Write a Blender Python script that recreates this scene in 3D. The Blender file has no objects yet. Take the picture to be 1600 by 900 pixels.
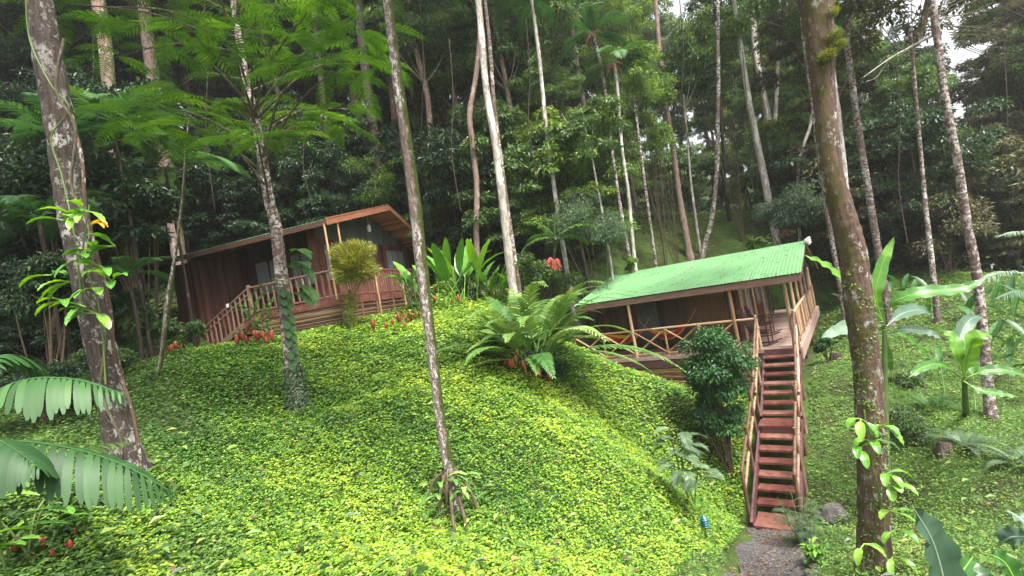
import bpy, math, random
import numpy as np
from mathutils import Vector
C = bpy.context.scene.collection
SC = bpy.context.scene
RNG = np.random.default_rng(7); random.seed(7)
# ------------------------------------------------------------------ camera, sky, sun, exposure
F = 752.4; PITCH = 0.013; ROLL = 0.177; CZ = 6.0
EYE = np.array([0., 0., CZ])
_F = np.array([0, math.cos(PITCH), math.sin(PITCH)]); _R = np.array([1., 0, 0]); _U = np.array([0, -math.sin(PITCH), math.cos(PITCH)])
CR = _R * math.cos(ROLL) - _U * math.sin(ROLL); CU = _R * math.sin(ROLL) + _U * math.cos(ROLL)
cam = bpy.data.cameras.new('camera'); co = bpy.data.objects.new('camera', cam); C.objects.link(co)
cam.sensor_width = 36; cam.lens = 36 * F / 1600; cam.clip_end = 2000; cam.clip_start = .05
from mathutils import Matrix
M4 = Matrix(((CR[0], CU[0], -_F[0], 0), (CR[1], CU[1], -_F[1], 0), (CR[2], CU[2], -_F[2], CZ), (0, 0, 0, 1)))
co.matrix_world = M4
SC.camera = co
SUN_EL = math.radians(62); SUN_AZ = math.radians(140)          # azimuth east of +Y
w = bpy.data.worlds.new('World'); SC.world = w; w.use_nodes = True
nt = w.node_tree; nt.nodes.clear()
sky = nt.nodes.new('ShaderNodeTexSky'); sky.sky_type = 'NISHITA'; sky.sun_disc = False
sky.sun_elevation = SUN_EL; sky.sun_rotation = SUN_AZ; sky.air_density = 1.0; sky.dust_density = 6.0; sky.ozone_density = 1.0
hs = nt.nodes.new('ShaderNodeHueSaturation'); hs.inputs['Saturation'].default_value = 0.25
bg = nt.nodes.new('ShaderNodeBackground'); bg.inputs['Strength'].default_value = 0.15
wo = nt.nodes.new('ShaderNodeOutputWorld')
nt.links.new(sky.outputs[0], hs.inputs['Color']); nt.links.new(hs.outputs[0], bg.inputs[0]); nt.links.new(bg.outputs[0], wo.inputs[0])
sl = bpy.data.lights.new('sun', 'SUN'); sl.energy = 2.7; sl.angle = math.radians(12); sl.color = (1, .95, .86)
so = bpy.data.objects.new('sun', sl); C.objects.link(so)
sd = Vector((math.sin(SUN_AZ) * math.cos(SUN_EL), math.cos(SUN_AZ) * math.cos(SUN_EL), math.sin(SUN_EL)))
so.rotation_euler = sd.to_track_quat('Z', 'Y').to_euler(); so.location = (0, 0, 40)
SC.view_settings.view_transform = 'Standard'; SC.view_settings.look = 'None'; SC.view_settings.gamma = 1
SC.view_settings.exposure = 1.6
SC.render.resolution_x = 1600; SC.render.resolution_y = 900
SC.render.engine = 'CYCLES'; SC.cycles.max_bounces = 6; SC.cycles.diffuse_bounces = 3; SC.cycles.transmission_bounces = 3; SC.cycles.glossy_bounces = 2

# ------------------------------------------------------------------ helpers
def ray(px, py):
    return _F + CR * (px - 800) / F - CU * (py - 450) / F
def P(px, py, Y):
    d = ray(px, py); return EYE + d * (Y / d[1])
def nrm(v):
    v = np.asarray(v, float); return v / (np.linalg.norm(v, axis=-1, keepdims=True) + 1e-9)
def tag(o, label=None, cat=None, group=None, kind=None):
    if label: o['label'] = label
    if cat: o['category'] = cat
    if group: o['group'] = group
    if kind: o['kind'] = kind
    return o
def thing(name, label, cat, loc=(0, 0, 0), rz=0, group=None):
    o = bpy.data.objects.new(name, None); C.objects.link(o); o.location = [float(v) for v in loc]; o.rotation_euler = (0, 0, rz)
    o.empty_display_size = .2
    return tag(o, label, cat, group)
def copy_thing(src, loc, rz=0, s=1, label=None, group=None, sz=None, tilt=(0, 0)):
    r = src.copy(); C.objects.link(r); r.location = [float(v) for v in loc]; r.rotation_euler = (tilt[0], tilt[1], rz); r.scale = (s, s, sz or s)
    if label: r['label'] = label
    if group: r['group'] = group
    for ch in list(src.children):
        c = ch.copy(); C.objects.link(c); c.parent = r
        for g in list(ch.children):
            d = g.copy(); C.objects.link(d); d.parent = c
    return r

class MB:
    """collects vertices and faces, builds one mesh object"""
    def __init__(s): s.v = []; s.f = []; s.t = []; s.n = 0; s.sm = []
    def add(s, v, f, tone=.5, smooth=False):
        v = np.asarray(v, np.float32).reshape(-1, 3); f = np.asarray(f, np.int64)
        s.v.append(v); s.f.append(f + s.n); s.n += len(v)
        s.t.append(np.broadcast_to(np.asarray(tone, np.float32), (len(f),))); s.sm.append(np.full(len(f), smooth))
    def box(s, a, b, tone=.5):
        (x0, y0, z0), (x1, y1, z1) = a, b
        v = [(x0, y0, z0), (x1, y0, z0), (x1, y1, z0), (x0, y1, z0), (x0, y0, z1), (x1, y0, z1), (x1, y1, z1), (x0, y1, z1)]
        s.add(v, [(0, 3, 2, 1), (4, 5, 6, 7), (0, 1, 5, 4), (1, 2, 6, 5), (2, 3, 7, 6), (3, 0, 4, 7)], tone)
    def bar(s, a, b, w, h, up=(0, 0, 1), tone=.5):
        a = np.array(a, float); b = np.array(b, float); d = nrm(b - a); sd_ = nrm(np.cross(d, up)); u = np.cross(sd_, d)
        v = []
        for p in (a, b):
            for (i, j) in ((-1, -1), (1, -1), (1, 1), (-1, 1)): v.append(p + sd_ * i * w / 2 + u * j * h / 2)
        s.add(v, [(0, 3, 2, 1), (4, 5, 6, 7), (0, 1, 5, 4), (1, 2, 6, 5), (2, 3, 7, 6), (3, 0, 4, 7)], tone)
    def tube(s, pts, rad, seg=8, rough=0, seed=0, tone=.5, cap=True):
        pts = np.asarray(pts, float); n = len(pts); rad = np.broadcast_to(np.asarray(rad, float), (n,))
        tan = nrm(np.gradient(pts, axis=0)); ref = np.array([0, 1, 0.]) if abs(tan[0][2]) > .5 else np.array([0, 0, 1.])
        sdv = nrm(np.cross(tan, ref)); up = np.cross(sdv, tan)
        a = np.linspace(0, 2 * np.pi, seg, endpoint=False)
        r = rad[:, None] * np.ones(seg)
        if rough:
            rg = np.random.default_rng(seed); k = np.arange(n)[:, None]
            w_ = sum(np.sin(k * rg.uniform(.2, 1.6) + a * rg.integers(1, 4) + rg.uniform(0, 6)) for _ in range(5)) / 5
            r = r * (1 + rough * w_ + rough * .1 * rg.normal(size=(n, seg)))
        v = pts[:, None] + sdv[:, None] * (np.cos(a) * r)[..., None] + up[:, None] * (np.sin(a) * r)[..., None]
        i = np.arange(n - 1)[:, None] * seg; j = np.arange(seg)[None]; j2 = (j + 1) % seg
        f = np.stack([i + j, i + j2, i + seg + j2, i + seg + j], -1).reshape(-1, 4)
        s.add(v.reshape(-1, 3), f, tone, True)
        if cap:
            m = s.n - n * seg
            for st in (0, (n - 1) * seg):
                c = pts[0] if st == 0 else pts[-1]
                vv = np.vstack([v.reshape(-1, 3)[st:st + seg], c]); ff = [(k_, (k_ + 1) % seg, seg) for k_ in range(seg)]
                s.add(vv, ff, tone)
    def build(s, name, mat, parent=None, offset=None):
        me = bpy.data.meshes.new(name); V = np.concatenate(s.v)
        if offset is not None: V = V - np.asarray(offset, np.float32)
        cnt = np.concatenate([np.full(len(f), f.shape[1]) for f in s.f]); loops = np.concatenate([f.ravel() for f in s.f])
        me.vertices.add(len(V)); me.vertices.foreach_set('co', V.astype(np.float32).ravel())
        me.loops.add(len(loops)); me.loops.foreach_set('vertex_index', loops.astype(np.int32))
        me.polygons.add(len(cnt)); st = np.concatenate([[0], np.cumsum(cnt)[:-1]])
        me.polygons.foreach_set('loop_start', st.astype(np.int32)); me.polygons.foreach_set('loop_total', cnt.astype(np.int32))
        me.polygons.foreach_set('use_smooth', np.concatenate(s.sm))
        at = me.attributes.new('tone', 'FLOAT', 'FACE'); at.data.foreach_set('value', np.concatenate(s.t).astype(np.float32))
        me.update(calc_edges=True)
        if mat: me.materials.append(mat)
        o = bpy.data.objects.new(name, me); C.objects.link(o)
        if parent is not None: o.parent = parent
        return o

# ------------------------------------------------------------------ materials
def newmat(name):
    m = bpy.data.materials.new(name); m.use_nodes = True; t = m.node_tree; t.nodes.clear()
    out = t.nodes.new('ShaderNodeOutputMaterial'); return m, t, out
def ramp(t, stops):
    r = t.nodes.new('ShaderNodeValToRGB'); e = r.color_ramp.elements
    while len(e) < len(stops): e.new(.5)
    for k, (p, c) in enumerate(stops): e[k].position = p; e[k].color = (*c, 1)
    return r
def leafmat(name, stops, rough=.45, trans=.3, spec=.5, nscale=3.0, namt=.25):
    m, t, out = newmat(name); L = t.links
    a = t.nodes.new('ShaderNodeAttribute'); a.attribute_name = 'tone'
    geo = t.nodes.new('ShaderNodeNewGeometry')
    n = t.nodes.new('ShaderNodeTexNoise'); n.inputs['Scale'].default_value = nscale; n.inputs['Detail'].default_value = 3
    L.new(geo.outputs['Position'], n.inputs['Vector'])
    ms = t.nodes.new('ShaderNodeMath'); ms.operation = 'MULTIPLY_ADD'; ms.inputs[1].default_value = namt * 2; 
    L.new(n.outputs[0], ms.inputs[0])
    sb = t.nodes.new('ShaderNodeMath'); sb.operation = 'SUBTRACT'; sb.inputs[1].default_value = namt; L.new(a.outputs['Fac'], sb.inputs[0]); L.new(sb.outputs[0], ms.inputs[2])
    r = ramp(t, stops); L.new(ms.outputs[0], r.inputs[0])
    p = t.nodes.new('ShaderNodeBsdfPrincipled'); p.inputs['Roughness'].default_value = rough; p.inputs['Specular IOR Level'].default_value = spec
    L.new(r.outputs[0], p.inputs['Base Color'])
    tr = t.nodes.new('ShaderNodeBsdfTranslucent'); 
    hs = t.nodes.new('ShaderNodeHueSaturation'); hs.inputs['Hue'].default_value = .485; hs.inputs['Saturation'].default_value = 1.15; hs.inputs['Value'].default_value = 1.35
    L.new(r.outputs[0], hs.inputs['Color']); L.new(hs.outputs[0], tr.inputs[0])
    mx = t.nodes.new('ShaderNodeMixShader'); mx.inputs[0].default_value = trans
    L.new(p.outputs[0], mx.inputs[1]); L.new(tr.outputs[0], mx.inputs[2]); L.new(mx.outputs[0], out.inputs[0])
    return m
def simple(name, stops, scale=(8, 8, 8), rough=.7, bump=.2, detail=6, spec=.4, tone=0.0, coord='Object', dist=0.02):
    m, t, out = newmat(name); L = t.links
    tc = t.nodes.new('ShaderNodeTexCoord'); mp = t.nodes.new('ShaderNodeMapping'); mp.inputs['Scale'].default_value = scale
    L.new(tc.outputs[coord], mp.inputs[0])
    n = t.nodes.new('ShaderNodeTexNoise'); n.inputs['Distortion'].default_value = .6; n.inputs['Scale'].default_value = 1; n.inputs['Detail'].default_value = detail; n.inputs['Roughness'].default_value = .65
    L.new(mp.outputs[0], n.inputs['Vector'])
    a = t.nodes.new('ShaderNodeAttribute'); a.attribute_name = 'tone'
    md = t.nodes.new('ShaderNodeMath'); md.operation = 'MULTIPLY_ADD'; md.inputs[1].default_value = tone
    sb = t.nodes.new('ShaderNodeMath'); sb.operation = 'SUBTRACT'; sb.inputs[1].default_value = .5; L.new(a.outputs['Fac'], sb.inputs[0])
    L.new(sb.outputs[0], md.inputs[0]); L.new(n.outputs[0], md.inputs[2])
    r = ramp(t, stops); L.new(md.outputs[0], r.inputs[0])
    p = t.nodes.new('ShaderNodeBsdfPrincipled'); p.inputs['Roughness'].default_value = rough; p.inputs['Specular IOR Level'].default_value = spec
    L.new(r.outputs[0], p.inputs['Base Color'])
    if bump:
        b = t.nodes.new('ShaderNodeBump'); b.inputs['Strength'].default_value = bump; b.inputs['Distance'].default_value = dist
        L.new(n.outputs[0], b.inputs['Height']); L.new(b.outputs[0], p.inputs['Normal'])
    L.new(p.outputs[0], out.inputs[0]); return m
def bark(name, base, dark, lichen, lam=.5, moss=None, mossdir=(1, 0, 0), mam=.5, lscale=9, vs=2.2, brown=None, zband=0):
    m, t, out = newmat(name); L = t.links
    geo = t.nodes.new('ShaderNodeNewGeometry')
    def noise(scale, vsc, det=5, rg=.6):
        mp = t.nodes.new('ShaderNodeMapping'); mp.inputs['Scale'].default_value = (scale, scale, vsc); L.new(geo.outputs['Position'], mp.inputs[0])
        n = t.nodes.new('ShaderNodeTexNoise'); n.inputs['Scale'].default_value = 1; n.inputs['Detail'].default_value = det; n.inputs['Roughness'].default_value = rg
        L.new(mp.outputs[0], n.inputs['Vector']); return n
    n1 = noise(26, 3.5, 8, .75); r1 = ramp(t, [(.36, dark), (.62, base)]); L.new(n1.outputs[0], r1.inputs[0])
    def mixc(fac, a, b):
        mx = t.nodes.new('ShaderNodeMix'); mx.data_type = 'RGBA'; L.new(fac, mx.inputs[0]); L.new(a, mx.inputs[6])
        if isinstance(b, tuple): mx.inputs[7].default_value = (*b, 1)
        else: L.new(b, mx.inputs[7])
        return mx.outputs[2]
    n2 = noise(lscale, lscale / vs, 8, .78); c0 = .62 - .22 * lam
    r2 = ramp(t, [(c0, (0, 0, 0)), (c0 + .035, (1, 1, 1))]); L.new(n2.outputs[0], r2.inputs[0])
    nb = noise(1.2, .8, 2); rb = ramp(t, [(.35, (.15, .15, .15)), (.6, (1, 1, 1))]); L.new(nb.outputs[0], rb.inputs[0])
    mm = t.nodes.new('ShaderNodeMath'); mm.operation = 'MULTIPLY'; L.new(r2.outputs[0], mm.inputs[0]); L.new(rb.outputs[0], mm.inputs[1])
    col = mixc(mm.outputs[0], r1.outputs[0], lichen)
    if moss:
        vm = t.nodes.new('ShaderNodeVectorMath'); vm.operation = 'DOT_PRODUCT'; L.new(geo.outputs['Normal'], vm.inputs[0]); vm.inputs[1].default_value = mossdir
        n3 = noise(11, 5, 8, .75); ad = t.nodes.new('ShaderNodeMath'); ad.operation = 'MULTIPLY_ADD'; ad.inputs[1].default_value = .35
        L.new(vm.outputs['Value'], ad.inputs[0]); L.new(n3.outputs[0], ad.inputs[2])
        cm = .85 - .5 * mam
        r3 = ramp(t, [(cm, (0, 0, 0)), (cm + .12, (1, 1, 1))]); L.new(ad.outputs[0], r3.inputs[0])
        col = mixc(r3.outputs[0], col, moss)
    p = t.nodes.new('ShaderNodeBsdfPrincipled'); p.inputs['Roughness'].default_value = .85; p.inputs['Specular IOR Level'].default_value = .25
    L.new(col, p.inputs['Base Color'])
    b = t.nodes.new('ShaderNodeBump'); b.inputs['Strength'].default_value = 1; b.inputs['Distance'].default_value = .06
    s2 = t.nodes.new('ShaderNodeMath'); s2.operation = 'MULTIPLY_ADD'; s2.inputs[1].default_value = .3; L.new(r2.outputs[0], s2.inputs[0]); L.new(n1.outputs[0], s2.inputs[2])
    h = s2.outputs[0]
    if zband:
        sp = t.nodes.new('ShaderNodeSeparateXYZ'); L.new(geo.outputs['Position'], sp.inputs[0])
        mz = t.nodes.new('ShaderNodeMath'); mz.operation = 'MULTIPLY'; mz.inputs[1].default_value = zband; L.new(sp.outputs[2], mz.inputs[0])
        fr = t.nodes.new('ShaderNodeMath'); fr.operation = 'FRACT'; L.new(mz.outputs[0], fr.inputs[0])
        gt = t.nodes.new('ShaderNodeMath'); gt.operation = 'GREATER_THAN'; gt.inputs[1].default_value = .1; L.new(fr.outputs[0], gt.inputs[0])
        a2 = t.nodes.new('ShaderNodeMath'); a2.operation = 'ADD'; L.new(h, a2.inputs[0]); L.new(gt.outputs[0], a2.inputs[1]); h = a2.outputs[0]
    L.new(h, b.inputs['Height']); L.new(b.outputs[0], p.inputs['Normal']); L.new(p.outputs[0], out.inputs[0]); return m

LM = {}
LM['cover'] = leafmat('ground_cover_leaf', [(0, (.02, .07, .012)), (.25, (.06, .17, .022)), (.5, (.155, .30, .028)), (.75, (.32, .44, .038)), (1, (.47, .56, .08))], .5, .35, nscale=.55, namt=.32)
LM['grass'] = leafmat('hill_grass', [(0, (.035, .085, .015)), (.5, (.10, .21, .03)), (.8, (.23, .35, .05)), (1, (.26, .22, .09))], .6, .3, nscale=.5, namt=.3)
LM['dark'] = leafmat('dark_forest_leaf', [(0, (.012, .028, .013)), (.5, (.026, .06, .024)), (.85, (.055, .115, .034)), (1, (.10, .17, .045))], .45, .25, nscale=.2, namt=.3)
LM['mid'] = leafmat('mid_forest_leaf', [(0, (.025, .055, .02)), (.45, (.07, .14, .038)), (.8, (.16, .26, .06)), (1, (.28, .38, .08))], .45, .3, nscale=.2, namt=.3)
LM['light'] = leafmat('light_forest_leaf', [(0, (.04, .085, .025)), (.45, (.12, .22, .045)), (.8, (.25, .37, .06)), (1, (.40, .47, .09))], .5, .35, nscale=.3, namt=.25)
LM['olive'] = leafmat('olive_forest_leaf', [(0, (.03, .022, .012)), (.45, (.065, .06, .024)), (.8, (.12, .14, .045)), (1, (.17, .18, .06))], .5, .3, nscale=.2, namt=.3)
LM['blue'] = leafmat('bluish_leaf', [(0, (.03, .06, .03)), (.5, (.085, .145, .07)), (.85, (.16, .25, .12)), (1, (.25, .34, .17))], .5, .3, nscale=.5, namt=.2)
LM['fern'] = leafmat('bright_ferny_leaf', [(0, (.02, .05, .010)), (.5, (.045, .115, .018)), (.85, (.09, .20, .028)), (1, (.17, .28, .045))], .5, .38, nscale=.7, namt=.3)
LM['palm'] = leafmat('palm_leaf', [(0, (.02, .06, .018)), (.5, (.05, .13, .035)), (.85, (.11, .22, .05)), (1, (.22, .32, .09))], .5, .28, spec=.3, nscale=1.5, namt=.2)
LM['cycad'] = leafmat('clump_frond_leaf', [(0, (.03, .10, .02)), (.5, (.085, .21, .045)), (.85, (.20, .35, .08)), (1, (.36, .46, .16))], .45, .25, spec=.45, nscale=1.5, namt=.25)
LM['banana'] = leafmat('broad_leaf', [(0, (.03, .11, .02)), (.5, (.08, .23, .03)), (.85, (.2, .4, .05)), (1, (.3, .5, .08))], .35, .35, spec=.6, nscale=1.2, namt=.15)
LM['silver'] = leafmat('greyish_broad_leaf', [(0, (.05, .10, .06)), (.5, (.13, .21, .14)), (1, (.27, .36, .26))], .45, .2, spec=.4, nscale=1.2, namt=.15)
LM['bush'] = leafmat('glossy_bush_leaf', [(0, (.012, .045, .014)), (.5, (.03, .10, .026)), (.85, (.08, .20, .045)), (1, (.16, .31, .06))], .42, .25, spec=.4, nscale=1.5, namt=.2)
LM['drac'] = leafmat('thin_yellowish_leaf', [(0, (.06, .08, .01)), (.5, (.16, .19, .025)), (1, (.36, .34, .05))], .5, .3, nscale=3, namt=.2)
LM['yellow'] = leafmat('yellow_leaf', [(0, (.5, .3, .02)), (1, (.75, .5, .04))], .45, .3)
LM['bract'] = leafmat('flower_bract', [(0, (.14, .016, .010)), (.45, (.30, .045, .016)), (.75, (.38, .17, .03)), (1, (.45, .33, .06))], .5, .05, nscale=20, namt=.25)
LM['litter'] = leafmat('dead_leaf', [(0, (.06, .035, .02)), (1, (.22, .13, .07))], .8, .1)

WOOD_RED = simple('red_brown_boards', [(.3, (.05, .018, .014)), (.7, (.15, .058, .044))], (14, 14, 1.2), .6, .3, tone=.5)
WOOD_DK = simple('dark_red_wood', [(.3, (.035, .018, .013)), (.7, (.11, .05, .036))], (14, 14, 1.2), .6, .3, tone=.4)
WOOD_RAIL = simple('weathered_rail_wood', [(.3, (.10, .05, .035)), (.7, (.27, .16, .12))], (20, 20, 2), .7, .3, tone=.4)
WOOD_OR = simple('orange_fascia_wood', [(.3, (.15, .055, .03)), (.7, (.34, .15, .085))], (3, 3, 30), .5, .25, tone=.3)
SOFFIT = simple('soffit_boards', [(.3, (.24, .10, .05)), (.7, (.46, .22, .11))], (1.0, 18, 4), .5, .2, tone=.5)
POLE = simple('peeled_pole_wood', [(.3, (.26, .14, .07)), (.55, (.44, .27, .15)), (.75, (.55, .36, .22))], (12, 12, 3), .65, .3, tone=.6)
POLE_OR = simple('orange_pole_wood', [(.3, (.10, .05, .032)), (.5, (.21, .12, .075)), (.75, (.42, .29, .19))], (12, 12, 3), .6, .3, tone=.6)
TREAD = simple('red_painted_tread', [(.3, (.075, .022, .018)), (.5, (.14, .048, .036)), (.74, (.24, .12, .09))], (5, 5, 5), .5, .2, tone=.3)
DECKB = simple('worn_deck_boards', [(.3, (.26, .17, .14)), (.7, (.42, .30, .26))], (2, 30, 2), .6, .2, tone=.4)
PURPLE = simple('purple_brown_beam', [(.3, (.06, .025, .028)), (.7, (.13, .055, .06))], (3, 3, 12), .6, .2)
BAMBOO = simple('bamboo_cane', [(.3, (.14, .07, .03)), (.5, (.3, .17, .08)), (.75, (.45, .29, .15))], (2, 2, 40), .6, .4, tone=.7)
GREYP = simple('grey_green_panel', [(.3, (.05, .06, .055)), (.7, (.10, .11, .10))], (12, 12, 1), .7, .1, tone=.3)
CURT = simple('window_glass_and_curtain', [(.3, (.12, .14, .15)), (.7, (.34, .38, .40))], (20, 20, .5), .25, .05, spec=.8, tone=.3)
GLASS = simple('dim_window_glass', [(.3, (.035, .04, .045)), (.7, (.11, .125, .13))], (10, 10, .8), .12, 0, spec=1)
STONE = simple('rough_stone', [(.3, (.06, .055, .05)), (.6, (.17, .155, .14)), (.8, (.27, .26, .23))], (7, 7, 7), .85, .8, tone=.3, dist=.05)
TEAL = simple('teal_enamel', [(.3, (.0, .07, .09)), (.7, (.015, .17, .21))], (10, 10, 10), .3, 0, spec=.8)
WHITE = simple('white_plastic', [(.3, (.6, .58, .55)), (.7, (.8, .78, .75))], (10, 10, 10), .4, 0)
ROOT = simple('root_bark', [(.3, (.05, .03, .018)), (.7, (.16, .11, .07))], (20, 20, 8), .8, .4)
STEM = simple('green_stem', [(.3, (.05, .09, .02)), (.7, (.14, .2, .05))], (10, 10, 3), .6, .2)
def roofmat(name, c0, c1, dirt):
    m, t, out = newmat(name); L = t.links; tc = t.nodes.new('ShaderNodeTexCoord')
    n = t.nodes.new('ShaderNodeTexNoise'); n.inputs['Scale'].default_value = .9; n.inputs['Detail'].default_value = 8; n.inputs['Roughness'].default_value = .7; L.new(tc.outputs['Object'], n.inputs['Vector'])
    r = ramp(t, [(.3, c0), (.6, c1)]); L.new(n.outputs[0], r.inputs[0])
    n2 = t.nodes.new('ShaderNodeTexNoise'); n2.inputs['Scale'].default_value = 9; n2.inputs['Detail'].default_value = 6; n2.inputs['Roughness'].default_value = .8; L.new(tc.outputs['Object'], n2.inputs['Vector'])
    r2 = ramp(t, [(.56, (0, 0, 0)), (.72, (.8, .8, .8))]); L.new(n2.outputs[0], r2.inputs[0])
    mx = t.nodes.new('ShaderNodeMix'); mx.data_type = 'RGBA'; L.new(r2.outputs[0], mx.inputs[0]); L.new(r.outputs[0], mx.inputs[6]); mx.inputs[7].default_value = (*dirt, 1)
    p = t.nodes.new('ShaderNodeBsdfPrincipled'); L.new(mx.outputs[2], p.inputs['Base Color']); p.inputs['Roughness'].default_value = .42; L.new(p.outputs[0], out.inputs[0]); return m
ROOFG = roofmat('green_painted_iron', (.10, .25, .10), (.16, .33, .155), (.10, .17, .08))
ROOFD = roofmat('mossy_green_iron', (.03, .10, .04), (.10, .2, .09), (.3, .34, .26))
BK = {}
BK['speckle'] = bark('speckled_brown_bark', (.115, .085, .072), (.025, .019, .016), (.46, .43, .40), .44, (.07, .075, .02), (.3, .3, 0), .2, 8, 1.4)
BK['pink'] = bark('pinkish_bark', (.40, .27, .23), (.2, .12, .10), (.6, .5, .45), .4, (.08, .10, .03), (1, 0, 0), .25, 7)
BK['palm'] = bark('ringed_palm_bark', (.27, .19, .16), (.14, .09, .075), (.72, .68, .62), .58, (.075, .095, .022), (1, -.1, 0), .42, 26, 2.2, zband=5)
BK['mossy'] = bark('mossy_red_brown_bark', (.19, .115, .088), (.06, .036, .027), (.56, .51, .46), .38, (.085, .075, .016), (-.5, -.4, 0), .40, 7, 1.5)
BK['white'] = bark('pale_trunk_bark', (.52, .46, .41), (.28, .22, .19), (.74, .70, .66), .7, (.14, .15, .05), (1, 0, 0), .2, 5)
BK['grey'] = bark('grey_brown_bark', (.20, .155, .125), (.09, .065, .05), (.42, .38, .34), .3, (.07, .09, .03), (1, 0, 0), .3, 5)
BK['dark'] = bark('dark_bark', (.085, .06, .048), (.03, .022, .018), (.2, .18, .16), .25, None, lscale=5)
BK['patch'] = bark('white_patched_bark', (.2, .12, .10), (.09, .055, .045), (.68, .63, .60), .6, None, lscale=9, vs=.8)

# ------------------------------------------------------------------ terrain from surveyed points
cp = []
def g(px, py, Y): cp.append(P(px, py, Y))
for a in [(800, 900, 5.2), (500, 900, 5.0), (200, 900, 4.6), (0, 900, 4.2), (1000, 900, 6.2), (1140, 890, 8.1), (1200, 895, 8.2), (1213, 832, 9.9), (1100, 820, 8.3), (712, 835, 6.4),
          (470, 645, 10.2), (195, 735, 6.3), (300, 600, 10.5), (330, 548, 15.5), (640, 503, 15.8), (740, 492, 15.0), (800, 520, 13.3), (830, 600, 10.8), (880, 548, 13.2),
          (900, 700, 8), (1000, 592, 13.8), (1090, 632, 13), (1290, 830, 9.2), (1300, 565, 15), (1400, 600, 12.5),
          (1500, 700, 9.5), (1600, 900, 5.8), (1350, 450, 21), (1285, 480, 23), (1500, 480, 16.5), (1548, 660, 10.5), (1600, 600, 11.5), (1100, 350, 29), (1000, 425, 24), (1180, 372, 27),
          (1040, 335, 35), (1200, 335, 34), (700, 440, 19), (600, 400, 25), (450, 420, 24), (240, 530, 17), (100, 610, 11.5), (0, 720, 7.5), (1370, 890, 6.6), (900, 430, 22), (1465, 504, 16), (1560, 420, 24), (600, 640, 9), (350, 760, 7)]: g(*a)
for (x, y, z) in [(-8, 21, 7.0), (-3.5, 24, 8.0), (-5.7, 15.9, 6.05), (-12, 18, 6.4), (5, 20, 3.2), (9, 24, 3.4), (2.5, 18, 2.9), (7.8, 13.9, 2.1), (0, 45, 15.5), (-22, 40, 16), (24, 45, 9), (0, 75, 34), (-45, 75, 34), (50, 75, 14), (32, 60, 12),
                  (38, 32, 6), (-16, 14, 6), (-22, 6, 5.4), (-38, 25, 10), (0, -8, 1.8), (-18, -8, 3), (16, -6, -.5), (11, 5, .6), (30, 10, 1), (0, 1, 2.2), (40, -20, 0), (-40, -20, 2), (-80, 90, 38), (90, 90, 15), (80, 0, 2), (-80, 0, 8), (0, 120, 46), (-60, 130, 44), (60, 130, 20)]:
    cp.append(np.array([x, y, z], float))
LYAW, RYAW = .273, .614
LO = np.array([-5.706, 15.953, .908 + CZ]); RO = np.array([7.846, 13.884, -2.937 + CZ])
def rloc(x, y, z=0):
    return np.array([RO[0] + x * math.cos(RYAW) + y * math.sin(RYAW), RO[1] - x * math.sin(RYAW) + y * math.cos(RYAW), RO[2] + z])
def lloc(x, y, z=0):
    return np.array([LO[0] + x * math.cos(LYAW) + y * math.sin(LYAW), LO[1] - x * math.sin(LYAW) + y * math.cos(LYAW), LO[2] + z])
for q in [(-.5, 0, -1.15), (-.5, -1.1, -1.5), (-.5, -2.3, -1.95), (-.5, -3.6, -2.5), (-.5, -5.1, -2.86), (-1.7, -.6, -1.35), (-1.7, -2.3, -1.9), (-1.7, -3.8, -2.45), (-1.5, -5.0, -2.75), (.8, -.5, -1.3), (.8, -2.3, -1.9), (.8, -3.8, -2.45), (.6, -5.1, -2.8), (.6, 4, -.9), (.6, 9, -.6), (-4, -.3, -1.0)]: cp.append(rloc(*q))
for q in [(0, -.1, -1.02), (-2, -.2, -1.08), (-3.6, -.2, -1.15), (-6, -.2, -1.3), (.25, 2.5, -.85), (.25, 6, -.55)]: cp.append(lloc(*q))
cp = np.array(cp); _S = 10.
def _tps(r2): return np.where(r2 > 1e-12, .5 * r2 * np.log(r2 + 1e-12), 0)
_X = cp[:, :2] / _S; _n = len(cp)
_K = _tps(((_X[:, None] - _X[None]) ** 2).sum(-1)) + np.eye(_n) * .0015
_Pm = np.hstack([np.ones((_n, 1)), _X]); _A = np.block([[_K, _Pm], [_Pm.T, np.zeros((3, 3))]])
_W = np.linalg.solve(_A, np.concatenate([cp[:, 2], np.zeros(3)]))
def H(x, y):
    x = np.asarray(x, float); y = np.asarray(y, float); q = np.stack([x.ravel(), y.ravel()], -1) / _S; o = np.zeros(len(q))
    for s in range(0, len(q), 20000):
        qq = q[s:s + 20000]; o[s:s + 20000] = _tps(((qq[:, None] - _X[None]) ** 2).sum(-1)) @ _W[:_n] + _W[_n] + qq @ _W[_n + 1:]
    return o.reshape(x.shape)
def h1(x, y): return float(H(np.array([x]), np.array([y]))[0])
def gp(px, Y, py=None):
    """ground point under image column px at distance Y (py: guess of its row)"""
    if py is not None:
        q = gray(px, py)
        if q is not None and .7 < q[1] / Y < 1.4: return np.array([q[0], q[1], h1(q[0], q[1])])
    py = 600 if py is None else py
    for _ in range(12):
        p = P(px, py, Y); z = h1(p[0], Y); d = p[2] - z; py += d * F / Y * .9
    return np.array([p[0], Y, z])
def axis_grid(a, b, n, c, k):
    t = np.linspace(-1, 1, n); s = np.sinh(k * t) / np.sinh(k); return np.where(s < 0, c + (c - a) * s, c + (b - c) * s)
gx = axis_grid(-130, 130, 240, 0, 3.0); gy = axis_grid(-50, 150, 260, 10, 3.0)
GX, GY = np.meshgrid(gx, gy); GZ = np.clip(H(np.clip(GX, -90, 90), np.clip(GY, -25, 120)), -4, 60)
rg = np.random.default_rng(3)
GZ = GZ + .03 * np.sin(GX * 2.1 + np.cos(GY * 1.3) * 2) * np.cos(GY * 1.7)
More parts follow.
